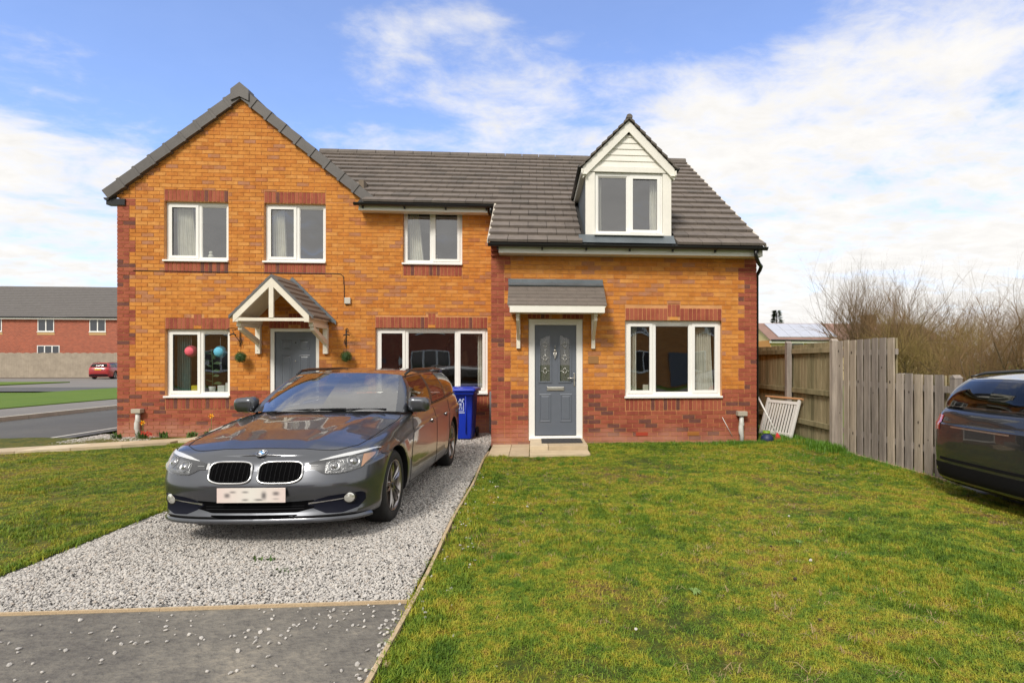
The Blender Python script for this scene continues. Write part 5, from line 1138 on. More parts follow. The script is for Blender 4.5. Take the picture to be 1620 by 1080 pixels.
def car(name, loc, rz, paint, label, front=True, scale=(1, 1, 1), group=None, nosub=False):
    root = empty(name, loc, rz, label, 'car', group); root.scale = scale
    pl = cm(PLAN, 9); nrm = np.gradient(pl, axis=0); nrm = np.stack([nrm[:, 1], -nrm[:, 0]], 1); nrm /= np.linalg.norm(nrm, axis=1)[:, None]
    Tn = np.unique(np.concatenate([np.linspace(0, 1, 26), [.03, .06, .79, .82, .85, .98]])); NT = len(Tn)
    zb = .185
    def surf(i, t):
        nose = max(0., -nrm[i][1]) ** 1.2 ; tail = max(0., nrm[i][1]) ** 1.2
        d = interp(D_SIDE, t) * (1 - nose) + interp(D_NOSE, t) * nose if not tail else interp(D_SIDE, t) * (1 + .6 * tail)
        x = pl[i][0] - nrm[i][0] * d; y = pl[i][1] - nrm[i][1] * d
        z = zb + (sm_interp(ZTOP, pl[i][1]) - zb) * t
        # flared arches
        for wy in (.78, 3.59):
            r_ = math.hypot(y - wy, z - .33)
            if r_ < .60: x += .012 * math.exp(-((r_ - .40) / .07) ** 2) * abs(nrm[i][0])
        if i == 0 or i == len(pl) - 1: x = 0
        return (x, y, z)
    side = [[surf(i, t) for t in Tn] for i in range(len(pl))]
    NR = 14; cap = []
    for i in range(len(pl)):
        a = side[i][-1]; row = []
        for k in range(NR + 1):
            r_ = k / NR; x = a[0] * (1 - r_); y = a[1]; hc = sm_interp(HC, y)
            z = a[2] + (hc - a[2]) * (1 - (1 - r_) ** 2.3) if a[0] > 1e-4 else a[2]
            if .15 < y < 1.5 and front:
                xr = .30 + .27 * (y - .15) / 1.2; f_ = min(1, (y - .15) / .3)
                z += f_ * (.013 * math.exp(-((x - xr) / .045) ** 2) - .006 * math.exp(-((x - xr + .10) / .07) ** 2))
            row.append((x, y, z))
        cap.append(row)
    mb = MB()
    for sx in (1, -1):
        for G_ in (side, cap):
            Q = [[(sx * p[0], p[1], p[2]) for p in r_] for r_ in G_]
            mb.grid(Q if sx > 0 else Q[::-1], paint)
        low = [[(sx * r_[0][0] * (1 - k / 4), r_[0][1], zb) for k in range(5)] for r_ in side]
        mb.grid(low[::-1] if sx > 0 else low, paint)
    me = mb.mesh('body'); bm = bmesh.new(); bm.from_mesh(me); bmesh.ops.remove_doubles(bm, verts=bm.verts, dist=.0004); bmesh.ops.dissolve_degenerate(bm, edges=bm.edges, dist=.0002); bmesh.ops.recalc_face_normals(bm, faces=bm.faces)
    for f in bm.faces: f.smooth = True
    bm.to_mesh(me); bm.free()
    tmp = bpy.data.objects.new('tmp_body', me); COL.objects.link(tmp); cut = []
    for wy in (.78, 3.59):
        for sx in (1, -1):
            c = MB(); n = 40; R_ = .365; c.prism([(wy + R_ * math.cos(a), .325 + R_ * math.sin(a)) for a in np.linspace(0, 2 * math.pi, n + 1)[:-1]], 'x', sx * .60, sx * 1.1, paint)
            cme = c.mesh('c'); b_ = bmesh.new(); b_.from_mesh(cme); bmesh.ops.recalc_face_normals(b_, faces=b_.faces); b_.to_mesh(cme); b_.free()
            co = bpy.data.objects.new('tmp_cut', cme); COL.objects.link(co); cut.append(co); md = tmp.modifiers.new('b', 'BOOLEAN'); md.object = co; md.operation = 'DIFFERENCE'; md.solver = 'EXACT'
    dg = bpy.context.evaluated_depsgraph_get(); me2 = bpy.data.meshes.new_from_object(tmp.evaluated_get(dg)); me2.name = 'body'
    for o in cut + [tmp]: bpy.data.objects.remove(o)
    bm = bmesh.new(); bm.from_mesh(me2); dead = []
    me2.materials.clear(); me2.materials.append(paint); me2.materials.append(BLACKP)
    for f in bm.faces:
        c = f.calc_center_median(); f.material_index = 0; f.smooth = True
        if abs(c.x) < .70 and 1.55 < c.y < 4.30 and c.z > .85: dead.append(f)
        for wy in (.78, 3.59):
            r_ = math.hypot(c.y - wy, c.z - .325)
            if r_ < .372 and (abs(f.normal.x) < .6 or abs(c.x) < .63): f.material_index = 1; f.smooth = False
    bmesh.ops.delete(bm, geom=dead, context='FACES'); bvh = BVHTree.FromBMesh(bm); bm.to_mesh(me2); bm.free()
    me2.set_sharp_from_angle(angle=R(38)); body = link('body', me2, root)
    def hit(x, z, d=1, y=None):
        h = bvh.ray_cast(Vector((x, -1 if d > 0 else 6, z)), Vector((0, d, 0))); return h if h[0] is not None else None
    def patch(top, bot, u0, u1, m, off=.003, nu=24, nv=8, d=1, nm='patch', parent=None, smooth=True):
        P = []
        for i in range(nu + 1):
            u = u0 + (u1 - u0) * i / nu; row = []
            for j in range(nv + 1):
                z = bot(u) + (top(u) - bot(u)) * j / nv; h = hit(u, z, d)
                if h is None: h = bvh.find_nearest(Vector((u, .3 if d > 0 else 4.4, z)))
                row.append(tuple(h[0] + h[1] * off * (1 if h[1].y * d < 0 else -1)))
            P.append(row)
        return MB().grid(P if (u1 > u0) == (d > 0) else P[::-1], m, smooth)
    def near(p, off): h = bvh.find_nearest(Vector(p)); return h[0] + h[1] * off
    GLASSB = glass('car_glass', (.58, .62, .60), 1, .26); SG = glass('side_glass', (.20, .2, .2), .8, .05)
    CH = mat('car_chrome', (.56, .56, .56), .27, metal=1); DK = mat('lamp_black', (.015, .015, .016), .25); BK = mat('intake_shade_black', (.003, .003, .0035), .9, spec=.03); DB = mat('bumper_plastic', (.008, .008, .010), .7, spec=.15)
    SEAM = mat('panel_gap', (.004, .004, .004), .6)
    # --- greenhouse
    base = [(0, 1.24, .965), (.42, 1.29, .96), (.70, 1.44, .945), (.80, 1.60, .925), (.822, 2.46, .945), (.822, 2.60, .948), (.818, 3.34, .962), (.815, 3.46, .965), (.79, 4.16, .985), (.75, 4.36, .992), (.66, 4.46, .995), (.36, 4.51, .995), (0, 4.52, .995)]
    top = [(0, 1.96, 1.335), (.36, 1.99, 1.328), (.56, 2.06, 1.312), (.605, 2.12, 1.300), (.640, 2.56, 1.325), (.642, 2.66, 1.327), (.642, 3.26, 1.333), (.641, 3.36, 1.332), (.625, 4.04, 1.308), (.60, 4.18, 1.295), (.54, 4.26, 1.288), (.28, 4.30, 1.295), (0, 4.31, 1.30)]
    HR = [(1.9, 1.33), (2.0, 1.34), (2.3, 1.366), (2.75, 1.384), (3.3, 1.382), (3.9, 1.358), (4.35, 1.30)]
    B_ = cm(base, 6); T_ = cm(top, 6); tg = np.gradient(B_[:, :2], axis=0); gn = np.stack([tg[:, 1], -tg[:, 0]], 1); gn /= np.linalg.norm(gn, axis=1)[:, None] + 1e-9
    def G(i, t, off=0):
        p = B_[i] * (1 - t) + T_[i] * t; bu = .045 * 4 * t * (1 - t) * (.55 if i < 14 else 1) + off
        q = (p[0] + gn[i][0] * bu, p[1] + gn[i][1] * bu, p[2] + .008 * 4 * t * (1 - t)); return (0 if i in (0, len(B_) - 1) else q[0], q[1], q[2])
    def rng_(i0, i1, t0, t1, m, sx, off=0, n=9):
        P = [[G(i, t0 + (t1 - t0) * j / n, off) for j in range(n + 1)] for i in range(i0, i1 + 1)]
        P = [[(sx * p[0], p[1], p[2]) for p in r_] for r_ in P]; return P if sx > 0 else P[::-1]
    K = 6; N_ = len(B_) - 1
    ws = MB(); [ws.grid(rng_(0, 2 * K, .0, 1, None, sx), GLASSB) for sx in (1, -1)]; ws.build('windscreen', root)
    rw = MB(); [rw.grid(rng_(10 * K, N_, .05, .92, None, sx), SG) for sx in (1, -1)]; rw.build('rear_window', root)
    pb = MB()
    for sx in (1, -1):
        for (a, b) in ((2 * K, 3 * K), (8 * K, 10 * K)): pb.grid(rng_(a, b, 0, 1, None, sx), paint)
        pb.grid(rng_(3 * K, 8 * K, 0, .05, None, sx), DK); pb.grid(rng_(3 * K, 8 * K, .93, 1, None, sx), paint)
        pb.grid(rng_(4 * K, 5 * K, .05, .93, None, sx), DK); pb.grid(rng_(6 * K, 7 * K, .05, .93, None, sx), DK)
        pb.grid(rng_(10 * K, N_, 0, .05, None, sx), paint); pb.grid(rng_(10 * K, N_, .92, 1, None, sx), paint)
    pb.build('pillars', root)
    rf = MB()
    for sx in (1, -1):
        P = []
        for i in range(len(T_)):
            x0, y0, z0 = T_[i]; hc = sm_interp(HR, y0)
            P.append([(sx * x0 * (1 - k / 10), y0, z0 + (max(hc, z0) - z0) * (1 - (1 - k / 10) ** 2.4)) for k in range(11)])
        rf.grid(P if sx > 0 else P[::-1], paint)
    rf.build('roof', root)
    for sx in (1, -1):
        for (a, b) in ((3, 4), (5, 6), (7, 8)):
            w_ = MB(); w_.grid(rng_(a * K, b * K, .05, .93, None, sx), SG); w_.build('side_window', root)
        r_ = MB(); r_.tube([(sx * x, y, z) for x, y, z in ((.615, 2.13, 1.315), (.625, 2.25, 1.352), (.636, 2.5, 1.366), (.64, 3.0, 1.368), (.640, 3.5, 1.372), (.63, 3.98, 1.350), (.61, 4.18, 1.315))], [.012, .017, .018, .018, .018, .016, .01], DK, 8); r_.build('roof_rail', root)
        t_ = MB(); t_.tube([(sx * (B_[i][0] + .012), B_[i][1], B_[i][2] + .010) for i in range(3 * K, 9 * K, 2)], .006, DK, 6); t_.build('window_trim', root)
    # --- wheels
    TY = mat('tyre_rubber', (.018, .018, .018), .8, bump=.2, bs=80); AL = mat('alloy', (.42, .39, .37), .28, metal=1, var=.1); DKW = mat('wheel_dark', (.01, .01, .01), .6)
    wm = empty('wheel', (0, 0, 0), parent=root)
    o = MB().lathe([(-.20, .225), (-.215, .26), (-.212, .30), (-.19, .322), (-.15, .326), (-.06, .326), (-.02, .321), (.0, .302), (.006, .275), (.0, .245), (-.008, .228), (-.03, .222)], TY, 48).build('tyre', wm)
    rm = MB(); rm.lathe([(-.008, .228), (.0, .232), (-.004, .222), (-.03, .214), (-.16, .205)], AL, 48); rm.lathe([(-.075, .02), (-.078, .20)], DKW, 40); rm.lathe([(-.055, .06), (-.05, .145), (-.06, .15)], mat('brake_disc', (.3, .28, .26), .35, metal=1), 32)
    rm.lathe([(-.055, .062), (-.030, .058), (-.022, .045), (-.020, .032), (-.018, .0001)], AL, 24); rm.build('rim', wm)
    sp = MB()
    for k in range(5):
        a0 = 2 * math.pi * k / 5 + .3
        for s_ in (-1, 1):
            a1, a2 = a0 + s_ * .30, a0 + s_ * .16; w1, w2 = .020, .012
            def pt(r_, a, w_, x): return (x, r_ * math.cos(a) - w_ * math.sin(a), r_ * math.sin(a) + w_ * math.cos(a))
            vs = [pt(.035, a1, -w1, -.022), pt(.035, a1, w1, -.022), pt(.218, a2, w2, -.006), pt(.218, a2, -w2, -.006)]; vs += [(x - .03, y, z) for x, y, z in vs]
            mid = [pt(.13, a0 + s_ * .2, 0, -.010)]
            sp.add(vs, [(0, 1, 2, 3), (0, 4, 5, 1), (1, 5, 6, 2), (2, 6, 7, 3), (3, 7, 4, 0)], AL)
            sp.add([vs[0], vs[3], pt(.15, a2 + s_ * .02, 0, .002), vs[2], vs[1]], [(0, 1, 2), (2, 3, 4)], AL)
    sp.build('spokes', wm)
    hb = MB(); hb.lathe([(-.018, .028), (-.012, .026), (-.010, .0001)], DK, 20); hb.build('hub_cap', wm)
    cs = [wm, copy_tree(wm, root), copy_tree(wm, root), copy_tree(wm, root)]
    for o, (x, y, f) in zip(cs, ((.878, .78, 0), (.878, 3.59, 0), (-.878, .78, 1), (-.878, 3.59, 1))): o.location = (x, y, .326); o.rotation_euler = (R(20 * y), 0, math.pi * f)
    # --- panel gaps
    sm_ = MB()
    def seam(pts, r_=.0035, off=.0005): 
        P = cm(pts, 8); sm_.tube([near(p, off) for p in P], r_, SEAM, 5, cap=False)
    for sx in (1, -1):
        seam([(sx * x, y, z) for x, y, z in ((.70, .34, .76), (.735, .5, .79), (.765, .9, .84), (.785, 1.25, .89), (.76, 1.42, .92))])
        seam([(sx * .91, 1.27, .24), (sx * .91, 1.30, .5), (sx * .91, 1.42, .78), (sx * .87, 1.56, .91)]); seam([(sx * .91, 2.50, .22), (sx * .91, 2.50, .6), (sx * .87, 2.50, .94)])
        seam([(sx * .91, 3.25, .62), (sx * .91, 3.33, .8), (sx * .87, 3.42, .96)]); seam([(sx * .91, 1.27, .24), (sx * .91, 2.5, .22), (sx * .91, 3.1, .24), (sx * .91, 3.22, .45), (sx * .91, 3.25, .62)])
        seam([(sx * .86, .45, .68), (sx * .87, .53, .60), (sx * .88, .46, .46)], .003)
        h_ = MB()
        for y in (2.28, 3.10): h_.bbox(sx * .912 - .014, sx * .912 + .014, y - .10, y + .10, .765, .795, .008, paint); h_.bbox(sx * .903 - .006, sx * .903 + .006, y - .06, y + .05, .745, .80, .004, DK)
        h_.build('door_handle', root)
    if front: seam([(-.70, .34, .76), (-.55, .225, .74), (-.3, .205, .755), (0, .20, .76), (.3, .205, .755), (.55, .225, .74), (.70, .34, .76)])
    sm_.build('panel_gaps', root)
    # sill skirts
    # --- mirrors
    for sx in (1, -1):
        m_ = empty('door_mirror', parent=root)
        bm = bmesh.new(); bmesh.ops.create_cube(bm, size=1)
        for v in bm.verts:
            v.co = Vector((v.co.x * .235, v.co.y * .15, v.co.z * .165))
            if v.co.x > 0: v.co.z *= .82; v.co.y *= .8
            if v.co.z < 0: v.co.y *= .85
            if v.co.y < 0: v.co.x *= .9; v.co.z *= .86
        bmesh.ops.subdivide_edges(bm, edges=bm.edges[:], cuts=2, use_grid_fill=True)
        for _ in range(3): bmesh.ops.smooth_vert(bm, verts=bm.verts, factor=.5, use_axis_x=True, use_axis_y=True, use_axis_z=True)
        bmesh.ops.subdivide_edges(bm, edges=bm.edges[:], cuts=1, use_grid_fill=True, smooth=1)
        mm = Matrix.Translation((sx * .905, 1.60, 1.008)) @ Matrix.Diagonal((sx * 1.05, 1.2, 1.15, 1))
        q = MB(); q.bm(bm, paint, mm, True)
        if sx < 0: q.f = [f[::-1] for f in q.f]
        q.build('mirror_housing', m_)
        g = MB(); g.box(min(sx * .83, sx * .98), max(sx * .83, sx * .98), 1.664, 1.670, .965, 1.07, CH); g.build('mirror_glass', m_)
        s_ = MB(); s_.tube([(sx * .81, 1.66, .945), (sx * .87, 1.63, .950), (sx * .93, 1.61, .955)], [.035, .025, .025], DK, 10); s_.bbox(min(sx * .82, sx * .98), max(sx * .82, sx * .98), 1.55, 1.66, .935, .957, .008, DK); s_.build('mirror_arm', m_)
    if front:
        # kidney grilles
        for sx in (1, -1):
            kd = empty('kidney_grille', parent=root); xc, hw_, zc, H = .194, .168, .585, .079
            def o_(u): return H * (max(0., 1 - abs((u - sx * xc) / hw_) ** 4.5)) ** (1 / 4.5)
            outer = lambda u: .10 * max(0, (abs(u) - .26)) 
            patch(lambda u: zc + o_(u) * .98 - .0, lambda u: zc - o_(u) + outer(u), sx * (xc - hw_ * .999), sx * (xc + hw_ * .999), BK, .002, 40, 8).build('grille_recess_shade', kd)  # dark patch on the uncut nose, its black stands in for recess shade
            pts = []
            for k in range(56):
                a = 2 * math.pi * k / 56; c, s_ = math.cos(a), math.sin(a); e_ = 2 / 4.2
                x = sx * (xc + hw_ * math.copysign(abs(c) ** e_, c)); z = zc + H * math.copysign(abs(s_) ** e_, s_)
                if s_ < 0: z += outer(x)
                h = hit(x, z); pts.append(h[0])
            ys_ = np.array([p.y for p in pts]); ys_ = sum(np.roll(ys_, q) for q in range(-3, 4)) / 7; pts = [Vector((p.x, yy_ - .006, p.z)) for p, yy_ in zip(pts, ys_)]
            MB().tube(pts, .0095, CH, 8, closed=True).build('chrome_ring', kd)
            SLM = mat('grille_slat', (.07, .07, .075), .25, metal=.5); 
            for k in range(9):
                u = sx * (xc - hw_ + .026 + k * (2 * hw_ - .052) / 8); h_ = o_(u) * .92; P = []
                for j in range(7):
                    z = zc - h_ + 2 * h_ * j / 6; h = hit(u, z); b = h[0] + h[1] * .004; P.append([(u - .0028, b.y, b.z), (u, b.y - .010, b.z), (u + .0028, b.y, b.z)])
                MB().grid(P[::-1], SLM, False).build('slat', kd)
        # headlights
        for sx in (1, -1):
            hl = empty('headlight', parent=root)
            tp = [(.395, .648), (.47, .668), (.56, .692), (.66, .713), (.76, .728), (.82, .733), (.852, .722)]; bt = [(.395, .602), (.45, .600), (.49, .578), (.53, .560), (.62, .558), (.70, .568), (.78, .592), (.83, .640), (.852, .715)]
            top_ = lambda u: interp(tp, abs(u)); bot_ = lambda u: interp(bt, abs(u))
            patch(top_, bot_, sx * .395, sx * .852, mat('lamp_grey_housing', (.06, .06, .062), .25, metal=.5), .002, 44, 8).build('lamp_housing', hl)
            patch(lambda u: top_(u) - .002, lambda u: top_(u) - interp([(.47, .005), (.56, .018), (.68, .026), (.78, .020), (.845, .008)], abs(u)), sx * .47, sx * .845, mat('lamp_brow', (.80, .80, .80), .25, metal=.3), .006, 36, 3).build('brow_strip', hl)
            patch(lambda u: top_(u) - interp([(.52, .035), (.68, .04), (.78, .034)], abs(u)), lambda u: bot_(u) + .012, sx * .525, sx * .768, mat('faceted_reflector', (.20, .20, .20), .25, metal=.85, var=.75, vs_=45, bump=.6, bs=70), .004, 30, 8).build('reflector_shelf', hl)
            rd = MB(); RF = mat('lamp_reflector', (.33, .33, .33), .3, metal=1, var=.5, vs_=70)
            for (x, z, r_) in ((.585, .622, .056), (.715, .648, .060)):
                h = hit(sx * x, z); c = h[0]; nn = (h[1] * (1 if h[1].y < 0 else -1)).normalized(); M_ = Matrix.Translation(c + nn * .004) @ nn.to_track_quat('Z', 'Y').to_matrix().to_4x4()
                rd.lathe([(.002, r_ * .86), (.007, r_ * .82), (.003, r_ * .76), (.001, r_ * .6)], RF, 24, 'z', M=M_); rd.lathe([(.001, r_ * .50), (.010, r_ * .34), (.014, .0005)], mat('lamp_lens', (.32, .32, .32), .2, metal=.9, coat=1), 20, 'z', M=M_)
            rd.build('reflector', hl)
            patch(lambda u: min(top_(u) - .035, .70), lambda u: bot_(u) + .012 + .02 * (abs(u) - .77) / .06, sx * .770, sx * .832, mat('amber_reflector', (.62, .34, .20), .2, metal=.6), .006, 6, 3).build('indicator', hl)
            patch(lambda u: .632, lambda u: .626, sx * .415, sx * .47, mat('dim_trim', (.25, .25, .25), .4), .006, 4, 2).build('trim_line', hl)
            patch(lambda u: top_(u) - .001, lambda u: bot_(u) + .001, sx * .396, sx * .851, glass('lamp_cover', (.93, .94, .95), 1, .05), .014, 44, 8).build('lamp_cover', hl)
            patch(lambda u: .650, lambda u: .606, sx * .372, sx * .394, CH, .004, 3, 3).build('chrome_link', root)
        # bumper openings: dark patches on the uncut skin, depth shade painted black
        patch(lambda u: .350 + .012 * (abs(u) / .4) ** 2, lambda u: .272 + .03 * max(0, (abs(u) - .33) / .12), -.45, .45, BK, .002, 40, 4).build('lower_intake_shade', root)
        patch(lambda u: .257, lambda u: .226 + .02 * max(0, abs(u) - .25) / .07, -.33, .33, BK, .002, 30, 3).build('lower_slit_shade', root)
        for k in range(2): patch(lambda u: .325 - .022 * k, lambda u: .319 - .022 * k, -.38, .38, DB, .005, 30, 1).build('intake_bar', root)
        for sx in (1, -1):
            fg = empty('fog_light_recess', parent=root)
            tf = [(.40, .338), (.48, .372), (.56, .392), (.66, .402), (.78, .405), (.80, .385)]; bf = [(.40, .330), (.46, .290), (.54, .258), (.66, .254), (.76, .280), (.80, .335)]
            patch(lambda u: interp(tf, abs(u)), lambda u: interp(bf, abs(u)), sx * .40, sx * .80, mat('recess_shade_blue_black', (.007, .008, .016), .7, spec=.12), .002, 28, 6).build('recess_shade', fg)  # surface patch, cavity shade carried by its blue-black colour
            patch(lambda u: .345 + .10 * (abs(u) - .41), lambda u: .332 + .12 * (abs(u) - .41), sx * .41, sx * .66, CH, .008, 18, 2).build('chrome_bar', fg)
            h = hit(sx * .70, .368); nn = (h[1] * (1 if h[1].y < 0 else -1)).normalized(); nn = (nn + Vector((0, -.8, 0))).normalized(); M_ = Matrix.Translation(h[0] + nn * .006) @ nn.to_track_quat('Z', 'Y').to_matrix().to_4x4()
            q = MB(); q.lathe([(-.03, .052), (.0, .052), (.006, .047), (.004, .040)], DK, 24, 'z', M=M_); q.lathe([(.004, .040), (.010, .03), (.014, .0005)], mat('fog_lens', (.75, .75, .70), .12, metal=.7, var=.25, vs_=50), 24, 'z', M=M_); q.build('fog_light', fg)
        lip = MB(); P = []
        for i in range(0, 46):
            x, y = pl[i]; a = .0 + .9 * max(0, (i - 20) / 26); P.append((x, y, i))
        for sx in (1, -1):
            g_ = []
            for (x, y, i) in P:
                k = max(0., 1 - max(0, (i - 34) / 12)); nx, ny = nrm[i]
                g_.append([(sx * (x - nx * (.030 - .016 * k)), y - ny * (.030 - .016 * k), .225), (sx * (x - nx * .004), y - ny * .004, .207), (sx * (x - nx * .006), y - ny * .006, .190), (sx * (x - nx * .08), y - ny * .08, .180)])
            lip.grid(g_[::-1] if sx > 0 else g_, paint)
        lip.build('front_lip', root)
        # roundel on the bonnet
        h = bvh.ray_cast(Vector((0, .145, 2)), Vector((0, 0, -1))); nn = h[1] if h[1].z > 0 else -h[1]
        em = empty('roundel', parent=root); zx = Vector((1, 0, 0)); yy = nn.cross(zx).normalized(); M_ = Matrix((( zx.x, yy.x, nn.x, h[0].x), (zx.y, yy.y, nn.y, h[0].y), (zx.z, yy.z, nn.z, h[0].z + .002), (0, 0, 0, 1)))
        q = MB(); q.lathe([(0, .044), (.005, .044), (.006, .041), (.004, .040)], CH, 32, 'z', M=M_); q.build('chrome_rim', em)
        q = MB(); q.lathe([(.0045, .0405), (.0045, .0245)], mat('roundel_black', (.01, .01, .01), .2, coat=1), 32, 'z', M=M_); q.lathe([(.0045, .0245), (.006, .0235), (.0055, .0225)], CH, 32, 'z', M=M_); q.build('black_ring', em)
        q = MB(); BLU = mat('roundel_blue', srgb(60, 150, 215), .2, coat=1); WHT = mat('roundel_white', (.8, .8, .8), .2, coat=1)
        for k in range(4):
            pts = [(0, 0, .0058)] + [(.0228 * math.cos(a), .0228 * math.sin(a), .0052) for a in np.linspace(k * math.pi / 2, (k + 1) * math.pi / 2, 7)]
            q.add(pts, [(0, i, i + 1) for i in range(1, 7)], BLU if k % 2 == 1 else WHT, M=M_)
        q.build('quarters', em)
        q = MB()
        STR = {'B': [((0, 0), (0, 1)), ((0, 1), (.5, 1)), ((.5, 1), (.5, .5)), ((0, .5), (.6, .5)), ((.6, .5), (.6, 0)), ((.6, 0), (0, 0))], 'M': [((0, 0), (0, 1)), ((0, 1), (.4, .4)), ((.4, .4), (.8, 1)), ((.8, 1), (.8, 0))], 'W': [((0, 1), (.2, 0)), ((.2, 0), (.4, .6)), ((.4, .6), (.6, 0)), ((.6, 0), (.8, 1))]}
        for ch, an in (('B', 45), ('M', 0), ('W', -45)):
            for (a, b) in STR[ch]:
                def tr(p): 
                    v = Vector(((p[0] - .38) * .0105, .0275 + p[1] * .0105, .0056)); v.rotate(Matrix.Rotation(R(an), 3, 'Z')); return M_ @ v
                q.tube([tr(a), tr(b)], .0011, WHT, 4)
        q.build('letters', em)
        # plate: smudged print, as in the photograph
        pm = bpy.data.materials.new('smudged_plate'); pm.use_nodes = True; t = pm.node_tree; p = t.nodes['Principled BSDF']; p.inputs['Roughness'].default_value = .35
        tc = N(t, 'ShaderNodeTexCoord'); s_ = N(t, 'ShaderNodeSeparateXYZ'); t.links.new(tc.outputs['Object'], s_.inputs[0]); acc = None
        for (u, v, ru, rv, wt) in ((-.183, .0, .022, .018, .75), (-.14, .026, .024, .009, .6), (-.045, .026, .024, .009, .6), (-.045, -.034, .024, .009, .6), (.097, -.002, .020, .030, .8), (.06, -.034, .035, .009, .7), (.19, .014, .026, .016, .75), (.19, -.028, .024, .009, .3)):
            a = MA(t, 'DIVIDE', MA(t, 'SUBTRACT', s_.outputs[0], u), ru); b = MA(t, 'DIVIDE', MA(t, 'SUBTRACT', s_.outputs[2], v), rv); e_ = MA(t, 'EXPONENT', MA(t, 'MULTIPLY', MA(t, 'ADD', MA(t, 'POWER', MA(t, 'ABSOLUTE', a), 2.6), MA(t, 'POWER', MA(t, 'ABSOLUTE', b), 2.6)), -1)); e_ = MA(t, 'MULTIPLY', e_, wt); acc = e_ if acc is None else MA(t, 'MAXIMUM', acc, e_)
        wv = MA(t, 'MULTIPLY', MA(t, 'ABSOLUTE', s_.outputs[0]), 3.2, None, True)
        m0 = N(t, 'ShaderNodeMixRGB'); t.links.new(wv, m0.inputs[0]); m0.inputs[1].default_value = srgb(220, 217, 209); m0.inputs[2].default_value = srgb(222, 202, 196)
        m1 = N(t, 'ShaderNodeMixRGB'); t.links.new(acc, m1.inputs[0]); t.links.new(m0.outputs[0], m1.inputs[1]); m1.inputs[2].default_value = srgb(60, 60, 66); t.links.new(m1.outputs[0], p.inputs['Base Color'])
        MB().bbox(-.262, .262, -.004, .004, -.057, .057, .002, pm).build('number_plate', root, loc=(0, -.012, .42))
        MB().bbox(-.24, .24, -.001, .05, -.05, .05, .002, DB).build('plate_mount', root, loc=(0, 0, .42))
    else:
        patch(lambda u: .40, lambda u: .20, -.84, .84, DB, .003, 30, 4, -1).build('lower_bumper', root)
        patch(lambda u: .46, lambda u: .43, -.60, .60, DB, .003, 20, 2, -1).build('bumper_groove', root)
        patch(lambda u: .80, lambda u: .785, -.40, .40, CH, .006, 20, 2, -1).build('tailgate_trim', root)
    if nosub and not front:
        MB().bbox(-.262, .262, -.004, .004, -.057, .057, .002, mat('yellow_plate', srgb(236, 176, 40), .5)).build('rear_plate', root, loc=(0, 4.64, .80 if nosub else .62))
    # tail lamps
    for sx in (1, -1):
        tl = MB(); TLM = mat('tail_lamp_red', (.45, .01, .012), .12, coat=1)
        P = []
        for y in np.linspace(4.26, 4.60, 10):
            P.append([tuple(near((sx * interp([(4.2, .90), (4.45, .84), (4.55, .74), (4.6, .60)], y), y, z), .005)) for z in np.linspace(.745, .93 if y > 4.3 else .90, 6)])
        tl.grid(P if sx > 0 else P[::-1], TLM); tl.build('tail_lamp', root)
    # cabin
    INT = mat('cabin_black', (.02, .02, .02), .8); SEAT = mat('seat_cloth', (.035, .035, .036), .85)
    cb = MB(); cb.box(-.74, .74, 1.62, 4.3, .30, .33, INT); cb.prism([(1.50, .60), (1.50, .925), (1.66, .965), (1.86, .90), (1.92, .70)], 'x', -.72, .72, INT); cb.bbox(-.16, .16, 1.85, 2.7, .33, .55, .03, INT); cb.build('dashboard', root)
    for sx in (-1, 1):
        st = MB(); st.bbox(sx * .37 - .25, sx * .37 + .25, 2.15, 2.70, .40, .56, .05, SEAT); st.bbox(sx * .37 - .24, sx * .37 + .24, 2.66, 2.80, .5, 1.08, .05, SEAT); st.bbox(sx * .37 - .13, sx * .37 + .13, 2.70, 2.80, 1.11, 1.27, .04, SEAT); st.build('seat', root)
    st = MB(); st.bbox(-.66, .66, 3.55, 3.70, .45, 1.02, .05, SEAT)
    for x in (-.42, 0, .42): st.bbox(x - .11, x + .11, 3.60, 3.68, 1.03, 1.15, .03, SEAT)
    st.build('rear_seat', root)
    sw = MB(); Mw = Matrix.Translation((-.37, 2.02, .93)) @ Matrix.Rotation(R(65), 4, 'X'); sw.tube([Mw @ Vector((.18 * math.cos(a), .18 * math.sin(a), 0)) for a in np.linspace(0, 2 * math.pi, 25)[:-1]], .014, INT, 8, closed=True); sw.tube([Mw @ Vector((-.17, 0, 0)), Mw @ Vector((.17, 0, 0))], .02, INT, 6); sw.build('steering_wheel', root)
    MB().bbox(-.10, .10, 2.03, 2.06, 1.20, 1.265, .01, INT).build('rear_view_mirror', root)
    if front:
        wp = MB(); wp.tube([near((-.55, 1.32, .98), .012), Vector((-.1, 1.265, .985)), Vector((.25, 1.27, .99))], .007, DK, 5); wp.tube([Vector((.62, 1.40, .975)), Vector((.3, 1.285, .985)), Vector((.0, 1.26, .985))], .007, DK, 5); wp.build('wiper', root)
    return root
PAINT = mat('mineral_grey_paint', (.102, .108, .122), .28, metal=.8, coat=1, var=.03, vs_=1)
car('estate_car', (-2.195, 4.62, -.004), R(-2.4), PAINT, 'dark grey estate car parked on the gravel drive facing the street')
car('parked_car', (-38.9, 57.3, -.04), R(180 + 8), mat('red_paint', (.36, .015, .02), .3, coat=1), 'distant red car seen from behind, on the forecourt at the far left', front=False, scale=(.98, .9, 1.08), nosub=True)
car('parked_car', (8.52, 5.30, -.02), R(90), mat('black_paint', (.02, .021, .023), .25, coat=1), 'dark car with red tail lamp at the right edge, just past the fence end', front=False, scale=(.93, .9, 1.0))
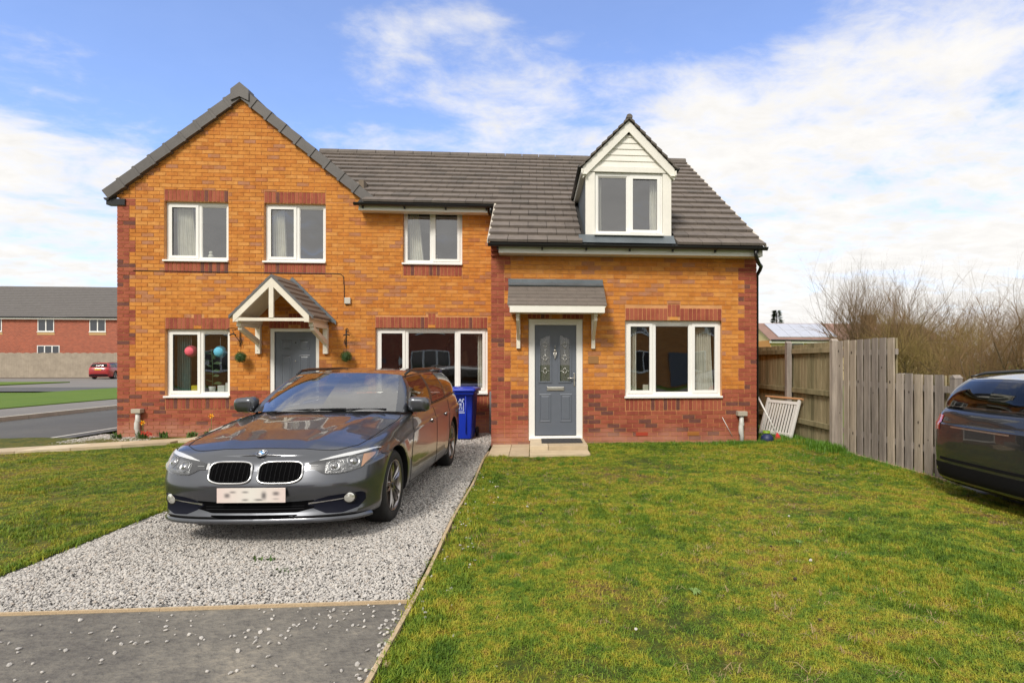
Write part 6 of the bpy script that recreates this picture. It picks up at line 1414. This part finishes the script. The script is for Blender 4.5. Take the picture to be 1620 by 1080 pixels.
# ------------------------------------------------------------------ gravel, loose stones, grass
def rock(seed, m):
    rg = np.random.default_rng(seed); bm = bmesh.new(); bmesh.ops.create_icosphere(bm, subdivisions=1, radius=1)
    s_ = rg.uniform(.7, 1.2, 3); s_[2] *= .65
    for v in bm.verts: v.co = Vector([c * k * rg.uniform(.78, 1.15) for c, k in zip(v.co, s_)])
    me = bpy.data.meshes.new('stone'); bm.to_mesh(me); bm.free(); me.materials.append(m); return me
ROCKS = [rock(i, STONES[i % 5]) for i in range(10)]
def gpts(x0, x1, y0, y1, n, keep=None):
    X = rng.uniform(x0, x1, n); Y = rng.uniform(y0, y1, n)
    if keep is not None: k = keep(X, Y); X, Y = X[k], Y[k]
    return X, Y
PI2 = 2 * math.pi
Xs, Ys, Ss = [], [], []
for (x0, x1, y0, y1, n, s0, s1) in ((-3.60, -.775, 3.56, 5.4, 46000, .0046, .0108), (-3.60, -.775, 5.4, 8, 30000, .0058, .0122), (-3.6, -.775, 8, 11.69, 21000, .007, .014), (-8.7, -7.2, 10.3, 12.2, 4500, .009, .018)):
    X, Y = gpts(x0, x1, y0, y1, n)
    Xs.append(X); Ys.append(Y); Ss.append(rng.uniform(s0, s1, len(X)) * rng.choice([1, 1, 1, 1.25, .8], len(X)))
X = np.concatenate(Xs); Y = np.concatenate(Ys); S = np.concatenate(Ss); n = len(X)
pil = .012 * np.sin(X * 2.7 + Y * .9) * np.sin(Y * 1.7) + .012
rut = -.010 * np.exp(-((X + 1.35) / .22) ** 2) - .010 * np.exp(-((X + 3.0) / .22) ** 2)
edge = np.clip((X + 3.60) / .25, 0, 1) * np.clip((-.775 - X) / .15, 0, 1) * np.clip((Y - 3.56) / .12, 0, 1)
Z = -.010 + np.clip(pil + rut, 0, 1) * edge + rng.uniform(-.003, .006, n)
scatter('gravel', np.stack([X, Y, Z], 1), rng.uniform(0, PI2, (n, 3)) * [.15, .15, 1], S, rng.choice(10, n, p=[.16, .13, .13, .05, .04, .16, .12, .12, .05, .04]), ROCKS)
# stones strayed on to the tarmac and the lawn edge
P = []; Sc = []
for k in range(190):
    x, y = -.78 - abs(random.gauss(0, 1.3)), 3.5 - abs(random.gauss(0, .38)) ** 1.0 * (1 if k % 3 else 2.2)
    if -6 < x and y > .3: P.append((x, y, -.006)); Sc.append(random.uniform(.004, .014))
for k in range(50): P.append((-.75 - abs(random.gauss(0, .03)) - .01, random.uniform(2.2, 3.5), -.004)); Sc.append(random.uniform(.006, .013))
for k in range(70):
    x = -.70 + abs(random.gauss(0, .18)); P.append((x, random.uniform(3.2, 7.5), .03)); Sc.append(random.uniform(.006, .013))
for x, y in ((1.98, 3.95), (.54, 3.0), (-.42, 3.0), (-.18, 2.68), (-.52, 3.62), (2.35, 5.1)): P.append((x, y, .03)); Sc.append(.012)
n = len(P); scatter('loose_stones', P, rng.uniform(0, PI2, (n, 3)) * [.15, .15, 1], Sc, rng.choice([0, 1, 2, 5, 6, 7], n), ROCKS)
# grass
def clump(seed, nb, h, spread, m, wd=.0030, droop=.5):
    rg = random.Random(seed); mb = MB()
    for k in range(nb):
        a = rg.uniform(0, PI2); r_ = spread * math.sqrt(rg.random()); b = Vector((r_ * math.cos(a), r_ * math.sin(a), -.004)); a2 = rg.uniform(0, PI2); d = Vector((math.cos(a2), math.sin(a2), 0)); l = h * rg.uniform(.5, 1.15); le = rg.uniform(.1, 1.0) * droop
        q = Vector((-d.y, d.x, 0)) * wd * rg.uniform(.6, 1.2) * .5
        p1 = b + d * l * le * .4 + Vector((0, 0, l * .55)); p2 = b + d * l * le + Vector((0, 0, l * (1 - .35 * le)))
        mb.add([b - q, b + q, p1 + q * .9, p1 - q * .9, p2], [(0, 1, 2, 3), (3, 2, 4)], m)
    return mb.mesh('tuft')
TUFT = [clump(i, 30, .026, .06, BLADE, .0038, 1.6) for i in range(5)] + [clump(20 + i, 26, .042, .05, BLADE, .0038, 1.1) for i in range(3)] + [clump(40 + i, 34, .095, .06, BLADE2, .0045, .6) for i in range(3)]
def lawn_pts(x0, x1, y0, y1, n, side=False):
    X, Y = gpts(x0, x1, y0, y1, n); out = []; 
    for x, y in zip(X, Y):
        if -.08 < x < .87 and 8.66 < y < 9.95: continue
        if x < -.06 and y > 8.72 and x > -.72: continue
        if XR0 < x < XR1 and y > YR - .01: continue
        if x > 4.93 and y > 6.4: continue
        out.append((x, y))
    return out
rec = []
for (x0, x1, y0, y1, n) in ((-.70, 4.97, 2.0, 4.2, 14500), (-.70, 4.93, 4.2, 6.5, 10500), (-.70, 4.93, 6.5, 9.94, 10500), (4.0, 4.93, 9.9, 12.8, 1500), (-12, -3.66, 3.5, 10.8, 19000), (4.97, 8.5, 1.8, 3.85, 3500)):
    for x, y in lawn_pts(x0, x1, y0, y1, n):
        if x < -3.6 and y > 9.02 + .5 * (x + 9.4) and x > -9.4 and not y > 11.4: 
            if y > 9.05 + .5 * (x + 9.4) - .02: continue
        if x < -9.0 and y > 9.4: continue
        v = math.sin(x * 1.1 + 1.3 * y) + math.sin(2.3 * x - 1.7 * y + 2) + .8 * math.sin(5.1 * x + 4.3 * y)
        z = lawn_z(x, y) if x > -1 else .004 + hills(x, y) * .6
        near_edge = x > -1 and x < -.45 or (y > 9.3 and x > .9) or (x > 4.55 and y > 6.4)
        if x > -1 and v < -1.1 and random.random() < .6: continue          # thin mossy places
        i = random.randrange(5) if v < .9 and not near_edge else random.randrange(5, 8)
        if random.random() < .05: i = random.randrange(5, 8)
        rec.append((x, y, z, i, random.uniform(.7, 1.15) * (1.25 if near_edge else 1)))
    # long tufts against the walls and fence posts
def tuft(cx_, cy_, sx, sy, n, s0=.7, s1=1.3):
    for k in range(n):
        x, y = cx_ + random.gauss(0, sx), cy_ + random.gauss(0, sy)
        if XR0 < x < XR1 + .02 and y > YR - .02: y = YR - .03
        if x > 4.90: x = 4.9
        rec.append((x, y, .0, random.randrange(8, 11), random.uniform(s0, s1)))
tuft(4.82, 9.0, .10, .22, 110, 1.0, 2.0); tuft(4.6, 10.3, .25, .4, 130, .9, 1.7); tuft(4.84, 10.9, .08, .3, 60, 1, 2); tuft(4.86, 8.2, .05, .5, 60, .5, 1.0); tuft(4.87, 7.2, .05, .5, 50, .5, .9)
for x in np.arange(.95, 4.0, .035): rec.append((x, YR - .04 - random.random() * .05, .0, random.randrange(8, 11), random.uniform(.4, .9)))
tuft(2.3, 9.75, .5, .08, 50, .6, 1.1); tuft(3.6, 9.8, .3, .07, 60, .7, 1.2); tuft(4.2, 8.3, .3, .4, 60, .5, .8); tuft(2.0, 8.3, .3, .3, 40, .5, .7)
for y in np.arange(2.2, 9, .06): rec.append((-.69 + random.random() * .05, y, .0, random.randrange(8, 11), random.uniform(.35, .6)))
for k in range(70):
    cx_, cy_ = random.uniform(-.6, 4.8), random.uniform(2.4, 9)
    for q in range(random.randint(3, 14)):
        x, y = cx_ + random.gauss(0, .06), cy_ + random.gauss(0, .06)
        if -.6 < x < 4.85 and not (-.75 < x < .95 and y > 8.6): rec.append((x, y, .01, random.randrange(8, 11), random.uniform(.3, .62)))
# dry bits and worm casts lying in the turf
Pq = [(random.uniform(-.6, 4.8), random.uniform(2.3, 9), .02) for _ in range(900)]; nq = len(Pq)
TH = [clump(70 + i, 7, .035, .03, mat('dry_thatch', (.30, .22, .11), .8, var=.3), .0035, 3) for i in range(2)] + [rock(60 + i, mat('dark_soil_cast', (.05, .035, .022), .95)) for i in range(2)]
ix = rng.choice(4, nq, p=[.48, .46, .03, .03]); scatter('turf_litter', Pq, rng.uniform(0, PI2, (nq, 3)) * [0, 0, 1], [random.uniform(.7, 1.3) if i < 2 else random.uniform(.008, .018) for i in ix], ix, TH)
for y in np.arange(3.6, 10.6, .03):
    for q in range(2): rec.append((-3.66 + random.gauss(0, .02), y, .0, random.randrange(5, 8), random.uniform(.8, 1.3)))
n = len(rec)
# broad-leaved weeds in the lawn (rosettes)
ro = MB(); 
for (x, y, s_) in [(1.0, 3.5, .06), (2.1, 4.4, .045)]:
    for k in range(16):
        a = random.uniform(0, PI2); l = s_ * random.uniform(.6, 1.1); d = Vector((math.cos(a), math.sin(a), 0)); q = Vector((-d.y, d.x, 0)) * l * .13; b = Vector((x, y, lawn_z(x, y) + .012))
        ro.add([b, b + d * l * .5 + q + Vector((0, 0, .022)), b + d * l + Vector((0, 0, .008)), b + d * l * .5 - q + Vector((0, 0, .022))], [(0, 1, 2, 3)], mat('rosette_leaf', (.16, .25, .06), .7, var=.2))
ro.build('lawn_weeds', kind='stuff')
n = len(rec); Rr = np.zeros((n, 3)); Rr[:, 2] = rng.uniform(0, PI2, n)
scatter('grass', [r_[:3] for r_ in rec], Rr, [r_[4] for r_ in rec], [r_[3] for r_ in rec], TUFT)
